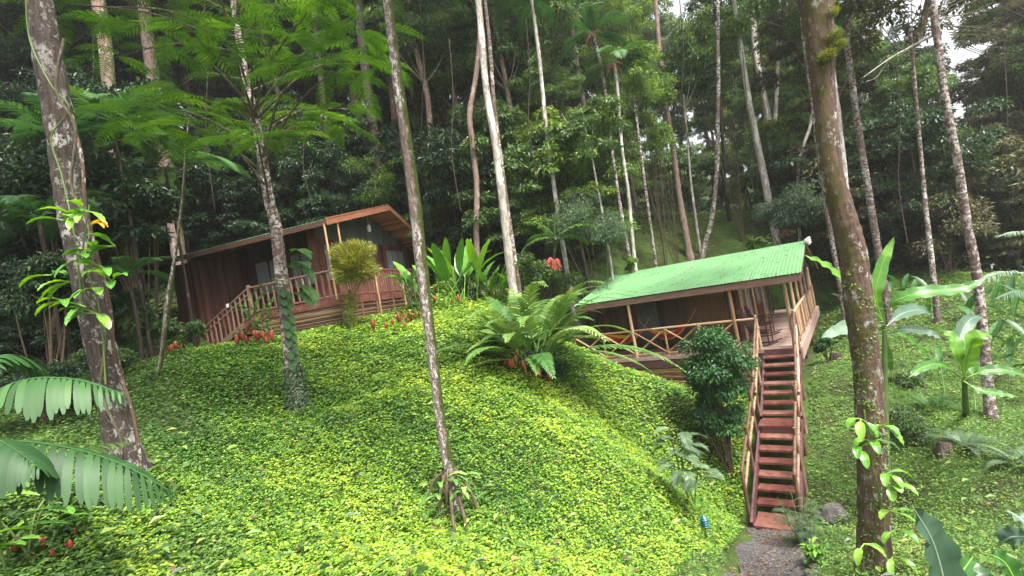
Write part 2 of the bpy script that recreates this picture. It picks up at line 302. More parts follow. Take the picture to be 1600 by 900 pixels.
nx, ny = len(gx), len(gy); idx = np.arange(nx * ny).reshape(ny, nx)
mb = MB(); mb.add(np.stack([GX, GY, GZ], -1).reshape(-1, 3), np.stack([idx[:-1, :-1], idx[:-1, 1:], idx[1:, 1:], idx[1:, :-1]], -1).reshape(-1, 4), .5, True)
def groundmat():
    m, t, out = newmat('hill_soil_and_moss'); L = t.links; geo = t.nodes.new('ShaderNodeNewGeometry')
    n = t.nodes.new('ShaderNodeTexNoise'); n.inputs['Scale'].default_value = .9; n.inputs['Detail'].default_value = 8; n.inputs['Roughness'].default_value = .7; L.new(geo.outputs['Position'], n.inputs['Vector'])
    r = ramp(t, [(.35, (.035, .03, .015)), (.48, (.05, .075, .018)), (.6, (.06, .12, .02)), (.75, (.12, .11, .05))]); L.new(n.outputs[0], r.inputs[0])
    n2 = t.nodes.new('ShaderNodeTexNoise'); n2.inputs['Scale'].default_value = 30; n2.inputs['Detail'].default_value = 4; L.new(geo.outputs['Position'], n2.inputs['Vector'])
    p = t.nodes.new('ShaderNodeBsdfPrincipled'); p.inputs['Roughness'].default_value = .9; p.inputs['Specular IOR Level'].default_value = .2; L.new(r.outputs[0], p.inputs['Base Color'])
    b = t.nodes.new('ShaderNodeBump'); b.inputs['Strength'].default_value = .8; b.inputs['Distance'].default_value = .05; L.new(n2.outputs[0], b.inputs['Height']); L.new(b.outputs[0], p.inputs['Normal'])
    L.new(p.outputs[0], out.inputs[0]); return m
tag(mb.build('ground', groundmat()), kind='structure')

# ------------------------------------------------------------------ path of dark gravel at the stair foot
def gray(px, py, Y0=2.5, Y1=70):
    Y = np.exp(np.linspace(math.log(Y0), math.log(Y1), 600)); d = ray(px, py); q = EYE + d * (Y / d[1])[:, None]; e = q[:, 2] - H(q[:, 0], Y); k = np.where((e[:-1] > 0) & (e[1:] <= 0))[0]
    return q[k[0] + 1] if len(k) else None
pth = np.array([rloc(-.5, -4.7)[:2], rloc(-.5, -5.2)[:2], gray(1212, 858)[:2], gray(1206, 905)[:2], gray(1200, 980)[:2], gray(1190, 1100)[:2]])
def pathdist(x, y):
    x = np.asarray(x); d = np.full(x.shape, 1e9)
    for a, b in zip(pth[:-1], pth[1:]):
        ab = b - a; t = np.clip(((x - a[0]) * ab[0] + (y - a[1]) * ab[1]) / (ab @ ab), 0, 1)
        d = np.minimum(d, np.hypot(x - a[0] - t * ab[0], y - a[1] - t * ab[1]))
    return d
mb = MB(); n = 60; tt = np.linspace(0, 1, n); seg = np.concatenate([[0], np.cumsum(np.linalg.norm(np.diff(pth, axis=0), axis=1))]); seg /= seg[-1]
cx = np.interp(tt, seg, pth[:, 0]); cy = np.interp(tt, seg, pth[:, 1]); tx = np.gradient(cx); ty = np.gradient(cy); ln = np.hypot(tx, ty); px_, py_ = ty / ln, -tx / ln
V = []
for k in range(13):
    o = (k - 6) / 6 * (.48 + .07 * np.sin(tt * 23 + k * .02)); xx = cx + px_ * o; yy = cy + py_ * o; V.append(np.stack([xx, yy, H(xx, yy) + .05 - .03 * abs(k - 6) / 6 + .012 * RNG.normal(size=n)], -1))
V = np.stack(V, 1).reshape(-1, 3); ii = np.arange(n * 13).reshape(n, 13)
mb.add(V, np.stack([ii[:-1, :-1], ii[:-1, 1:], ii[1:, 1:], ii[1:, :-1]], -1).reshape(-1, 4), .5, False)
GRAV = simple('dark_gravel', [(.3, (.03, .027, .028)), (.55, (.10, .09, .09)), (.72, (.26, .24, .22))], (28, 28, 28), .9, 1, detail=4, dist=.05)
tag(mb.build('path', GRAV), kind='structure')

# ------------------------------------------------------------------ leaf makers
def leaves(mb, p, d, nn, L, W, tone, fold=.15, droop=0.):
    """rhombic leaves: p base, d direction, nn normal"""
    p = np.asarray(p, float); k = len(p); d = nrm(d); s = nrm(np.cross(d, nn)); u = np.cross(s, d)
    L = np.broadcast_to(np.asarray(L, float), (k,))[:, None]; W = np.broadcast_to(np.asarray(W, float), (k,))[:, None]
    tip = p + d * L - u * L * droop
    a = p + d * L * .45 + s * W / 2 + u * W * fold; b = p + d * L * .45 - s * W / 2 + u * W * fold
    V = np.stack([p, a, tip, b], 1).reshape(-1, 3); f = np.arange(4 * k).reshape(k, 4)
    mb.add(V, f, tone)
def rand_dir(rg, k, zmin=-1, zmax=1):
    z = rg.uniform(zmin, zmax, k); a = rg.uniform(0, 2 * np.pi, k); r = np.sqrt(1 - z * z); return np.stack([r * np.cos(a), r * np.sin(a), z], -1)
def cloud(mb, cen, rad, n, L, rg, wr=.5, tone=None, flat=.7, zmin=-.4, thick=.35, up=.8):
    cen = np.asarray(cen, float); k = len(cen); rad = np.broadcast_to(np.asarray(rad, float), (k,))
    wgt = rad ** 2; i = rg.choice(k, n, p=wgt / wgt.sum()); o = rand_dir(rg, n, zmin, 1); rr = rad[i] * (1 - thick * rg.random(n) ** 1.5)
    p = cen[i] + o * rr[:, None] * np.array([1, 1, flat]); d = nrm(o * np.array([1, 1, .3]) + rand_dir(rg, n) * .7 + np.array([0, 0, -.35]))
    nn = nrm(np.array([0, 0, up]) + rand_dir(rg, n) * .55 + o * .3)
    t = rg.normal(.45, .2, n) + (.25 * (rg.random(k) - .5))[i] if tone is None else rg.normal(tone, .15, n)
    l = L * rg.uniform(.6, 1.3, n); leaves(mb, p, d, nn, l, l * wr, np.clip(t, 0, 1), .12, .2)
def curve(p0, d0, L, droop, n=14, twist=None):
    """drooping line: starts along d0 and bends down"""
    d = nrm(np.array(d0, float)); p = [np.array(p0, float)]; st = L / (n - 1)
    for k in range(n - 1):
        d = nrm(d + np.array([0, 0, -droop / (n - 1)]) * (.4 + 1.2 * k / n)); p.append(p[-1] + d * st)
    return np.array(p)
def frond_on(mb, pts, nl, LL, W, rg, ang=60, vee=.25, ldroop=.35, tone=.5, shape='palm', rr=.008, start=.12, up=(0, 0, 1), tj=.1, mbr=None, seg=3, blunt=.0, wob=0.):
    """pinnate frond: leaflets of seg pieces that curve down, on both sides of the line pts"""
    n = len(pts); sg = np.linspace(0, 1, n); t = np.linspace(start, 1, nl)
    B = np.stack([np.interp(t, sg, pts[:, j]) for j in range(3)], -1); T = nrm(np.stack([np.gradient(pts[:, j]) for j in range(3)], -1)); T = nrm(np.stack([np.interp(t, sg, T[:, j]) for j in range(3)], -1))
    S = nrm(np.cross(T, np.array(up, float))); U = np.cross(S, T)
    if shape == 'palm': ll = LL * np.clip(np.sin(np.pi * np.clip(t * .82 + .12, 0, 1)), .25, 1)
    elif shape == 'fern': ll = LL * np.clip(1.05 - t ** 1.6, .12, 1) * np.clip(t * 5, .5, 1)
    else: ll = LL * np.ones(nl)
    s = np.linspace(0, 1, seg + 1); prof = np.sin(np.pi * np.clip(.12 + s * (.88 - .25 * blunt), 0, 1)) ** .8; prof[-1] = .05 + .25 * blunt; dn = np.array([0, 0, -1.])
    for sgn in (1, -1):
        a = np.radians(ang * (1 - .45 * t)) * rg.uniform(.9, 1.1, nl)
        D = nrm(T * np.cos(a)[:, None] + S * sgn * np.sin(a)[:, None] + U * (vee + rg.uniform(-1, 1, nl)[:, None] * wob)); l = ll * rg.uniform(.85, 1.1, nl)
        Wd = nrm(T - D * (T * D).sum(-1, keepdims=True)); w_ = W * np.clip(l / LL, .3, 1)
        cen = B[:, None] + D[:, None] * (l[:, None] * (s - .18 * ldroop * s ** 2))[..., None] + dn * (l[:, None] * ldroop * s ** 1.8)[..., None]
        e = Wd[:, None] * (w_[:, None] * prof / 2)[..., None]
        V = np.stack([cen - e, cen + e], 2).reshape(-1, 3); k = (np.arange(nl)[:, None] * (seg + 1) + np.arange(seg)[None]).reshape(-1, 1) * 2
        mb.add(V, k + np.array([[0, 1, 3, 2]]), np.repeat(np.clip(tone + rg.normal(0, tj, nl), 0, 1), seg), True)
    (mbr or mb).tube(pts, np.linspace(rr, rr * .3, n), 4, tone=tone * .6 + .3, cap=False)
def frond(mb, p0, d0, L, droop, nl, LL, W, rg, **k):
    frond_on(mb, curve(p0, d0, L, droop), nl, LL, W, rg, **k)
def paddle(mb, p0, d0, L, W, droop, rg, tone=.5, petiole=.0, face=None, nseg=12, rip=.05):
    """broad banana-like blade on a curved midrib"""
    pts = curve(p0, d0, L + petiole, droop, nseg + 6); n = len(pts); s = np.linspace(0, 1, n); t0 = petiole / (L + petiole)
    T = nrm(np.gradient(pts, axis=0)); up = np.array([0, 0, 1.]) if face is None else np.array(face, float); S = nrm(np.cross(T, up)); U = np.cross(S, T)
    u = np.clip((s - t0) / (1 - t0), 0, 1); hw = W / 2 * np.clip(np.sin(np.pi * u ** .8), 0, 1) ** .55; hw[u <= 0] = 0; hw[-1] = .0
    k0 = max(0, np.searchsorted(s, t0) - 1); rows = []
    cols = np.array([-1, -.55, 0, .55, 1.])
    for i in range(k0, n):
        wv = rip * W * np.sin(i * 2.3 + rg.uniform(0, .8)); rows.append([pts[i] + S[i] * hw[i] * c + U[i] * (abs(c) * hw[i] * .28 + (abs(c) == 1) * wv * (hw[i] > .01)) for c in cols])
    V = np.array(rows).reshape(-1, 3); m = len(rows); ii = np.arange(m * 5).reshape(m, 5); f = np.stack([ii[:-1, :-1], ii[:-1, 1:], ii[1:, 1:], ii[1:, :-1]], -1).reshape(-1, 4)
    mb.add(V, f, np.clip(tone + np.repeat(rg.normal(0, .06, m - 1), 4), 0, 1), True)
    mb.tube(pts, np.linspace(.018, .004, n) * (W / .35) ** .5, 5, tone=min(1, tone + .25), cap=False)
def spline(pts, m=6):
    pts = np.asarray(pts, float); n = len(pts)
    if n < 3: 
        t = np.linspace(0, 1, m * 3)[:, None]; return pts[0] + (pts[-1] - pts[0]) * t
    ext = np.vstack([2 * pts[0] - pts[1], pts, 2 * pts[-1] - pts[-2]]); out = []
    for i in range(n - 1):
        a, b, c, d = ext[i:i + 4]
        for t in np.arange(m) / m: out.append(.5 * ((2 * b) + (-a + c) * t + (2 * a - 5 * b + 4 * c - d) * t * t + (-a + 3 * b - 3 * c + d) * t ** 3))
    out.append(pts[-1]); return np.array(out)
CANE2 = simple('dark_cane', [(.3, (.06, .032, .02)), (.5, (.16, .09, .055)), (.75, (.32, .21, .13))], (2, 2, 40), .6, .4, tone=.8)
EAVE = simple('brown_eave_board', [(.3, (.045, .022, .015)), (.7, (.115, .058, .038))], (3, 3, 20), .6, .2)
RAILR = simple('reddish_baluster_wood', [(.3, (.13, .05, .036)), (.7, (.24, .115, .085))], (20, 20, 2), .7, .3, tone=.4)

# ------------------------------------------------------------------ left cabin (red boards, mossy roof, wrap-round deck)
def boards(mb, x0, x1, y0, y1, z0, z1, bw=.16, gap=.012, axis='x', dz=None):
    """vertical boards between z0 and z1; dz(x) gives the top"""
    a0, a1 = (x0, x1) if axis == 'x' else (y0, y1); n = max(1, int(round((a1 - a0) / bw))); w_ = (a1 - a0) / n
    for k in range(n):
        p, q = a0 + k * w_ + gap / 2, a0 + (k + 1) * w_ - gap / 2; j = random.uniform(0, .008); tp = z1 if dz is None else dz((p + q) / 2)
        if axis == 'x': mb.box((p, y0 - j, z0), (q, y1, tp), random.random())
        else: mb.box((x0, p, z0), (x1 + j, q, tp), random.random())
def corrugated(mb, x0, x1, ya, za, yb, zb, pitch=.11, amp=.014, over=0):
    n = int((x1 - x0) / pitch * 6); xs = np.linspace(x0, x1, n); off = amp * np.sin(np.arange(n) / 6 * 2 * np.pi); r = []
    nv = nrm(np.array([0, -(zb - za), (yb - ya)])) * np.sign(yb - ya)
    for (y, z) in ((ya, za), (yb, zb)): r.append(np.stack([xs, y + nv[1] * off, z + nv[2] * off], -1))
    for e in (0, -.006):
        V = np.vstack([r[0], r[1]]) + nv * e; i = np.arange(n - 1); mb.add(V, np.stack([i, i + 1, i + 1 + n, i + n], -1), .5, True)
lc = thing('wooden_cabin', 'red-brown board cabin with mossy corrugated roof on top of the mound', 'cabin', LO, -LYAW)
A, RY, RZ, EZ = 7.9, 4.36, 3.60, 2.56
mb = MB(); boards(mb, -7.5, -5.35, .55, .62, -.75, 2.45); boards(mb, -7.5, -7.43, .62, 7.8, -.6, 2.5, axis='y'); mb.build('side_wall', WOOD_RED, lc)
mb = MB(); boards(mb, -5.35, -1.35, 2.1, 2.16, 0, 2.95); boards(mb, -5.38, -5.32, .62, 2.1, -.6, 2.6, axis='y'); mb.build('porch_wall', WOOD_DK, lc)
E2 = 1.75
gt = lambda y: (EZ + (RZ - EZ) * y / RY if y < RY else RZ - (RZ - E2) * (y - RY) / RY) - .12
# gable wall (faces right) at x=-1.05
mb = MB(); boards(mb, -1.1, -1.03, .75, 7.9, 0, 2.25, axis='y', bw=.2); mb.box((-1.35, .68, 0), (-1.02, .76, gt(.7))); boards(mb, -1.35, -1.29, .76, 2.1, 0, 2.6, axis='y'); mb.build('gable_wall', WOOD_RED, lc)
mb = MB(); boards(mb, -1.09, -1.045, .78, 7.9, 2.25, 2.4, axis='y', bw=.62, dz=gt); mb.build('gable_panel', GREYP, lc)
for (y0, y1, z0, z1) in ((1.05, 1.45, .75, 2.05), (1.75, 2.1, .75, 2.05), (5.3, 6.9, .95, 2.0)):
    mb = MB()
    for (a, b) in (((y0 - .06, z0 - .06), (y1 + .06, z0)), ((y0 - .06, z1), (y1 + .06, z1 + .06)), ((y0 - .06, z0), (y0, z1)), ((y1, z0), (y1 + .06, z1))): mb.box((-1.06, a[0], a[1]), (-.98, b[0], b[1]))
    fr = mb.build('window', WOOD_RED, lc)
    mb = MB(); mb.box((-1.04, y0, z0), (-1.01, y1, z1)); mb.build('pane', CURT, fr)
    mb = MB(); k = 3 if y1 - y0 > 1 else 1
    for i in range(1, k): mb.box((-1.005, y0 + (y1 - y0) * i / k - .02, z0), (-.99, y0 + (y1 - y0) * i / k + .02, z1))
    if k > 1: mb.build('mullion', WOOD_RED, fr)
for (x0, x1) in ((-5.0, -3.75), (-3.3, -2.4)):
    mb = MB()
    for (a, b) in (((x0 - .08, .75), (x1 + .08, .83)), ((x0 - .08, 2.1), (x1 + .08, 2.18)), ((x0 - .08, .83), (x0, 2.1)), ((x1, .83), (x1 + .08, 2.1)), (((x0 + x1) / 2 - .03, .83), ((x0 + x1) / 2 + .03, 2.1))): mb.box((a[0], 2.02, a[1]), (b[0], 2.09, b[1]))
    fr = mb.build('window', WOOD_DK, lc); mb = MB(); mb.box((x0, 2.05, .83), (x1, 2.075, 2.1)); mb.build('pane', CURT, fr)
mb = MB()  # carved fretwork on the corner board
for k in range(7):
    z = 1.0 + k * .12; mb.bar((-.98, .72, z), (-.98, .92, z + .1), .02, .025, (1, 0, 0)); mb.bar((-.98, .92, z), (-.98, .72, z + .1), .02, .025, (1, 0, 0))
mb.build('carved_trim', WOOD_OR, lc)
mb = MB()
for s in (-1, 1): mb.bar((-5.0, 2.0, .3), (-4.5, 2.0, .3 + .35), .03, .04) if s > 0 else mb.bar((-5.0, 2.0, .65), (-4.5, 2.0, .3), .03, .04)
mb.build('porch_trim', WOOD_RED, lc)
# deck
mb = MB()
for k in range(8): mb.box((-3.6, .02 + k * .26, -.06), (-1.2, .02 + k * .26 + .25, 0), random.random())
for k in range(9): mb.box((-1.19 + k * .13, .02, -.06), (-1.19 + k * .13 + .122, 7.2, 0), random.random())
mb.build('deck_floor', WOOD_RAIL, lc)
mb = MB(); mb.box((-3.62, -.04, -.24), (.04, 0, .02)); mb.box((0, 0, -.24), (.04, 7.2, .02)); mb.build('deck_fascia', WOOD_OR if False else TREAD, lc)
mb = MB()
for k in range(20):
    z = -.27 - k * .032; mb.tube([(-3.6, .0, z), (-1.8, .012 * random.uniform(-1, 1), z + random.uniform(-.006, .006)), (0, 0, z)], .016, 5, tone=random.random()); mb.tube([(0, .01, z), (.012 * random.uniform(-1, 1), 3.5, z), (0, 7.1, z)], .016, 5, tone=random.random())
mb.build('cane_skirt', CANE2, lc)
for y in (.0, 1.2, 2.2, 3.4):
    mb = MB(); mb.box((.02, y - .02, -.95), (.06, y + .03, -.24)); mb.build('skirt_batten', WOOD_RAIL, lc)
mb = MB()
for (x, y) in ((-.15, .12), (-1.8, .12), (-3.4, .12), (-.15, 2.2), (-.15, 4.4)): mb.box((x - .1, y - .1, -1.6), (x + .1, y + .1, -.07))
mb.build('foundation_pier', STONE, lc)
# railing front (near side) and right side
def rail(mb, a, b, h=.95, bs=.13, bal=.035, base=.06, pick=.03):
    a = np.array(a, float); b = np.array(b, float); L = np.linalg.norm((b - a)[:2]); n = int(L / bs)
    mb.bar(a + [0, 0, h], b + [0, 0, h], .08, .05); mb.bar(a + [0, 0, base + .04], b + [0, 0, base + .04], .05, .05)
    for k in range(1, n):
        p = a + (b - a) * k / n; mb.bar(p + [0, 0, base], p + [0, 0, h - .02], .022 if False else bal, bal, (1, 0, 0), random.random())
mb = MB(); rail(mb, (-3.55, .03, 0), (-.05, .03, 0), bs=.24, bal=.05); mb.build('railing', WOOD_RAIL, lc)
mb = MB(); rail(mb, (-.02, .05, 0), (-.02, 7.1, 0), bs=.17, bal=.05); mb.build('railing', RAILR, lc)
for (x, y, z0, z1) in ((-.06, -.03, -.05, 2.5), (-.05, .7, 1.9 if False else -.05, 2.6)):
    mb = MB(); mb.tube([(x + .0, y, z0), (x, y, (z0 + z1) / 2), (x, y, z1)], .035, 8); mb.build('roof_post', POLE, lc)
for y in (2.4, 4.4, 7.0):
    mb = MB(); mb.tube([(.03, y, -.9), (.03, y, 1.0)], .04, 8); mb.build('railing_post', POLE, lc)
mb = MB(); mb.box((-3.65, 0, 0), (-3.55, .1, 1.05)); mb.build('railing_post', WOOD_RAIL, lc)
# stair going down along the near side to the left
mb = MB()
for k in range(6): mb.box((-3.62 - (k + 1) * .36, .05, -.17 * (k + 1) - .04), (-3.62 - k * .36, 1.0, -.17 * (k + 1)), random.random())
mb.build('stair_tread', TREAD, lc)
mb = MB(); a = np.array((-3.6, .03, 0)); b = np.array((-5.75, .03, -1.0)); mb.bar(a + [0, 0, .95], b + [0, 0, .9], .06, .045); mb.bar(a + [0, 0, .74], b + [0, 0, .7], .04, .04)
for k in range(1, 11): p = a + (b - a) * k / 10; mb.bar(p + [0, 0, -.1], p + [0, 0, .9], .045, .045, (1, 0, 0), random.random())
mb.bar(a + [0, 0, -.1], b + [0, 0, -.1], .04, .2); mb.build('stair_railing', WOOD_RAIL, lc)
mb = MB(); mb.box((-3.95, -.02, -.66), (-3.6, .0, -.1)); mb.tube(spline([(-3.95 + .0, -.03, -.55), (-3.75, -.035, -.35), (-3.6, -.03, -.27)]), .03, 6); mb.build('step_panel', TREAD, lc)
# roof
mb = MB(); corrugated(mb, -A, .05, -.02, EZ + .08, RY, RZ + .1); corrugated(mb, -A, .05, 2 * RY + .02, E2 + .08, RY, RZ + .1)
rf = mb.build('roof', ROOFD, lc)
mb = MB()
for (ya, yb, za, zb) in ((0, RY, EZ, RZ), (RY, 2 * RY, RZ, E2)):
    n = 28
    for k in range(n):
        t0, t1 = k / n, (k + .94) / n
        v = []
        for (x) in (-A + .05, 0):
            for t in (t0, t1):
                y = ya + (yb - ya) * t; z = za + (zb - za) * t; v += [(x, y, z - .02), (x, y, z + .02)]
        mb.add(v, [(0, 2, 6, 4), (1, 5, 7, 3), (0, 1, 3, 2), (4, 6, 7, 5), (0, 4, 5, 1), (2, 3, 7, 6)], random.random())
mb.build('soffit', SOFFIT, rf)
mb = MB(); mb.bar((.02, -.03, EZ + .0), (.02, RY, RZ + .0), .04, .25, (0, 0, 1)); mb.bar((.02, RY, RZ + .02), (.02, 2 * RY + .03, E2), .04, .2, (0, 0, 1)); mb.build('rake_board', WOOD_OR, rf)
mb = MB(); mb.bar((-A, -.03, EZ - .03), (0, -.03, EZ - .03), .04, .17, (0, 0, 1)); mb.build('eave_board', EAVE, rf)
mb = MB(); mb.tube([(-.6, 3.6, 2.62), (-.6, 3.6, 2.66), (-.6, 3.6, 2.86), (-.6, 3.6, 2.92)], [.03, .075, .075, .03], 10); mb.tube([(-.6, 3.6, 2.9), (-.6, 3.6, 3.5)], .008, 4); mb.build('lamp', WHITE, lc)
mb = MB(); mb.box((-4.62, -.02, .42), (-4.54, .02, .55)); mb.build('stair_lamp', WHITE, lc)

# ------------------------------------------------------------------ right cabin (green roof, cross-braced veranda)
rc = thing('green_roofed_cabin', 'low cabin with bright green corrugated roof and pole veranda', 'cabin', RO, -RYAW)
RW, RD = 7.4, 9.8
mb = MB()
n = 34
for k in range(n): mb.box((-RW + .0, .02 + k * RD / n, -.05), (0, .02 + (k + .95) * RD / n, 0), random.random())
mb.build('deck_floor', DECKB, rc)
mb = MB(); mb.box((-RW, -.05, -.1), (-.98, .0, .02)); mb.box((-.98, -.03, -.1), (0, .0, .0)); mb.build('deck_edge', DECKB, rc)
mb = MB(); mb.box((-RW, -.03, -.38), (0, .02, -.102)); mb.build('front_beam', PURPLE, rc)
mb = MB(); mb.box((.01, -.05, -.36), (.06, RD, -.01)); mb.build('side_board', DECKB, rc)
mb = MB()
for k in range(26):
    z = -.40 - k * .045; a_ = random.uniform(-.015, .015); mb.tube([(-RW, .05, z), (-3.5, .04 + a_, z + a_ * .5), (-1.0, .05, z)], .021, 5, tone=random.random())
mb.build('cane_skirt', BAMBOO, rc)
mb = MB()
for (x, y) in ((-.2, .3), (-.2, 3), (-.2, 6), (-.2, 9), (-3.5, .4), (-6.5, .4)): mb.box((x - .09, y - .09, -2.2), (x + .09, y + .09, -.06))
mb.build('foundation_pier', WOOD_DK, rc)
# main posts and cross-brace rail along the front
def pole(mb, a, b, r, seg=8):
    a = np.array(a, float); b = np.array(b, float); m = (a + b) / 2 + RNG.normal(0, .006, 3); mb.tube([a, m, b], [r * random.uniform(.95, 1.1), r, r * random.uniform(.85, 1)], seg, tone=random.random())
xs = [-7.2, -6.05, -4.9, -3.8, -2.7, -1.6, -1.0]
for x, full in zip(xs, (0, 0, 1, 0, 0, 1, 0)):
    mb = MB(); pole(mb, (x, .03, -.06 - .1 * full), (x, .03, 1.97 if full else .93), .055 if full else .04); mb.build('roof_post' if full else 'railing_post', POLE, rc)
mb = MB(); pole(mb, (-7.2, .03, .93), (-4.2, .03, .94), .038); pole(mb, (-4.2, .03, .94), (-1.0, .03, .93), .038); pole(mb, (-7.2, .03, .1), (-1.0, .03, .1), .033); mb.build('top_rail', POLE, rc)
for a, b in zip(xs[:-1], xs[1:]):
    if b - a < .9: continue
    mb = MB(); pole(mb, (a, .05, .12), (b, .05, .91), .03); mb.build('cross_brace', POLE, rc)
    mb = MB(); pole(mb, (a, .01, .91), (b, .01, .12), .03); mb.build('cross_brace', POLE, rc)
# right-hand railing of upright poles, roof posts behind
mb = MB(); pole(mb, (-.06, .05, .93), (-.06, 5, .95), .045); pole(mb, (-.06, 5, .95), (-.06, RD, .93), .045); pole(mb, (-.06, .1, .12), (-.06, RD, .12), .035); mb.build('side_rail', POLE_OR, rc)
for k in range(30):
    mb = MB(); y = .25 + k * (RD - .3) / 29; pole(mb, (-.06, y, -.04), (-.06, y, .93), .034, 6); mb.build('railing_pole', POLE_OR if k % 3 else POLE, rc)
for y in (.12, 1.7, 3.4, 5.1, 6.8, 8.5, 9.7):
    mb = MB(); pole(mb, (-.12, y, 0), (-.12, y, 2.15 + .1 * (y > 1)), .055); mb.build('roof_post', POLE_OR, rc)
# walls
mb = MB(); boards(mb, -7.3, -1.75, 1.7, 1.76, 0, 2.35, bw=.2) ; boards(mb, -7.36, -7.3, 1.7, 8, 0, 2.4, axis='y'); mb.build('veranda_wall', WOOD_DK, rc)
for (x0, x1, z1) in ((-5.3, -4.5, 1.95), (-4.2, -3.5, 1.95)):
    mb = MB(); mb.box((x0, 1.66, .05), (x1, 1.695, z1)); mb.build('shutter', GREYP if x0 < -5 else WOOD_DK, rc)
mb = MB(); mb.box((-3.3, 1.64, .05), (-2.1, 1.695, 2.1)); mb.build('wooden_door', simple('brown_door_boards', [(.3, (.08, .035, .018)), (.7, (.18, .085, .045))], (14, 14, 1), .5, .2), rc)
mb = MB(); boards(mb, -1.79, -1.72, 1.66, 8.2, 0, 2.5, axis='y', bw=.14); mb.build('side_wall', WOOD_RED, rc)
for (y0, y1, z0) in ((2.15, 2.6, .1), (3.3, 3.8, .1), (5.2, 6.1, .9), (6.9, 7.6, .1)):
    mb = MB()
    for (a, b) in (((y0 - .07, z0), (y0, 2.1)), ((y1, z0), (y1 + .07, 2.1)), ((y0 - .07, 2.1), (y1 + .07, 2.17)), ((y0 - .07, z0 - .07), (y1 + .07, z0))): mb.box((-1.74, a[0], a[1]), (-1.66, b[0], b[1]))
    fr = mb.build('window', POLE_OR, rc); mb = MB(); mb.box((-1.70, y0, z0), (-1.68, y1, 2.1)); mb.build('pane', CURT, fr)
for y in (1.75, 2.9, 4.3, 6.5):
    mb = MB(); pole(mb, (-1.66, y, 0), (-1.66, y, 2.25), .05); mb.build('wall_post', POLE, rc)
# roof: front slope from the eave to the ridge, rear slope behind
ey, ez, ry, rz_, by = -.08, 2.06, 3.9, 2.93, 8.6
mb = MB(); corrugated(mb, -6.9, .38, ey - .05, ez + .06, ry, rz_ + .06, .1, .006); corrugated(mb, -6.9, .38, by, 1.85, ry, rz_ + .06, .1, .006); rf = mb.build('roof', ROOFG, rc)
mb = MB(); mb.bar((-6.9, ey, ez - .08), (.36, ey, ez - .08), .04, .2); mb.build('eave_board', simple('brown_eave_board', [(.3, (.10, .05, .035)), (.7, (.22, .12, .09))], (3, 3, 20), .6, .2), rf)
mb = MB(); mb.bar((.34, ey, ez - .05), (.34, ry, rz_ - .05), .04, .18); mb.bar((.34, ry, rz_ - .05), (.34, by, 1.75), .04, .18); mb.build('rake_board', WOOD_RED, rf)
mb = MB()
for k in range(8): x = -6.8 + k * .99; mb.bar((x, ey + .02, ez - .06), (x, ry, rz_ - .06), .05, .12)
for k in range(8): x = -6.8 + k * .99; mb.bar((x, ry, rz_ - .06), (x, by, 1.73), .05, .12)
mb.build('rafter', WOOD_DK, rf)
mb = MB()
for (o, r) in ((.0, .05), (.12, .05), (.24, .045)): mb.tube([(.42 + o * .3, 3.2 + o, rz_ + .05 - o * .5), (.5, 3.8 + o, rz_ + .12 - o * .6)], r, 8)
mb.build('pale_pipe', WHITE, rf)
rgr = np.random.default_rng(12); n = 420; x = rgr.uniform(-6.8, .3, n); y = rgr.uniform(ey, ry, n) ; y = ey + (ry - ey) * rgr.random(n) ** 1.4; z = ez + .075 + (rz_ - ez) * (y - ey) / (ry - ey) + .015
q = np.array([rloc(*p) for p in zip(x, y, z)]); l = rgr.uniform(.03, .12, n); mb = MB()

LITTER_Q = (q, l, n)
# staircase: two flights with a landing, pole handrails
def spt(k): return k
st = thing('wooden_staircase', 'steep red-painted open staircase with pole handrails up to the veranda', 'staircase', RO, -RYAW)
LND = []; y = 0; z = 0; riser = .187; run = .30
seq = []
for k in range(7): z -= riser; seq.append((y, y - run, z)); y -= run
z -= riser * .6; seq.append((y, y - .62, z)); y -= .62
for k in range(6): z -= riser * 1.02; seq.append((y, y - run, z)); y -= run
z -= riser; seq.append((y, y - .62, z)); y -= .62
ENDY, ENDZ = y, z
for (ya, yb, zz) in seq:
    mb = MB(); mb.box((-.92, yb, zz - .05), (-.06, ya + .03, zz), random.random()); mb.build('landing' if ya - yb > .5 else 'tread', TREAD, st)
mb = MB(); mb.box((-.92, -.035, -.35), (-.06, -.005 - .028, -.02)); yl = seq[7][0]; mb.box((-.9, seq[7][1] + .01, seq[7][2] - .19), (-.08, seq[7][1] + .03, seq[7][2] - .052)); mb.build('riser', PURPLE, st)
for sx in (-.95, -.03):
    mb = MB(); mb.bar((sx, 0, -.28), (sx, seq[6][1], seq[6][2] - .12), .05, .2); mb.bar((sx, seq[6][1], seq[7][2] - .12), (sx, seq[7][1], seq[7][2] - .12), .05, .2); mb.bar((sx, seq[7][1], seq[7][2] - .2), (sx, ENDY, ENDZ - .0), .05, .2); mb.build('stringer', PURPLE, st)
ym, zm = seq[7][0], seq[7][2]
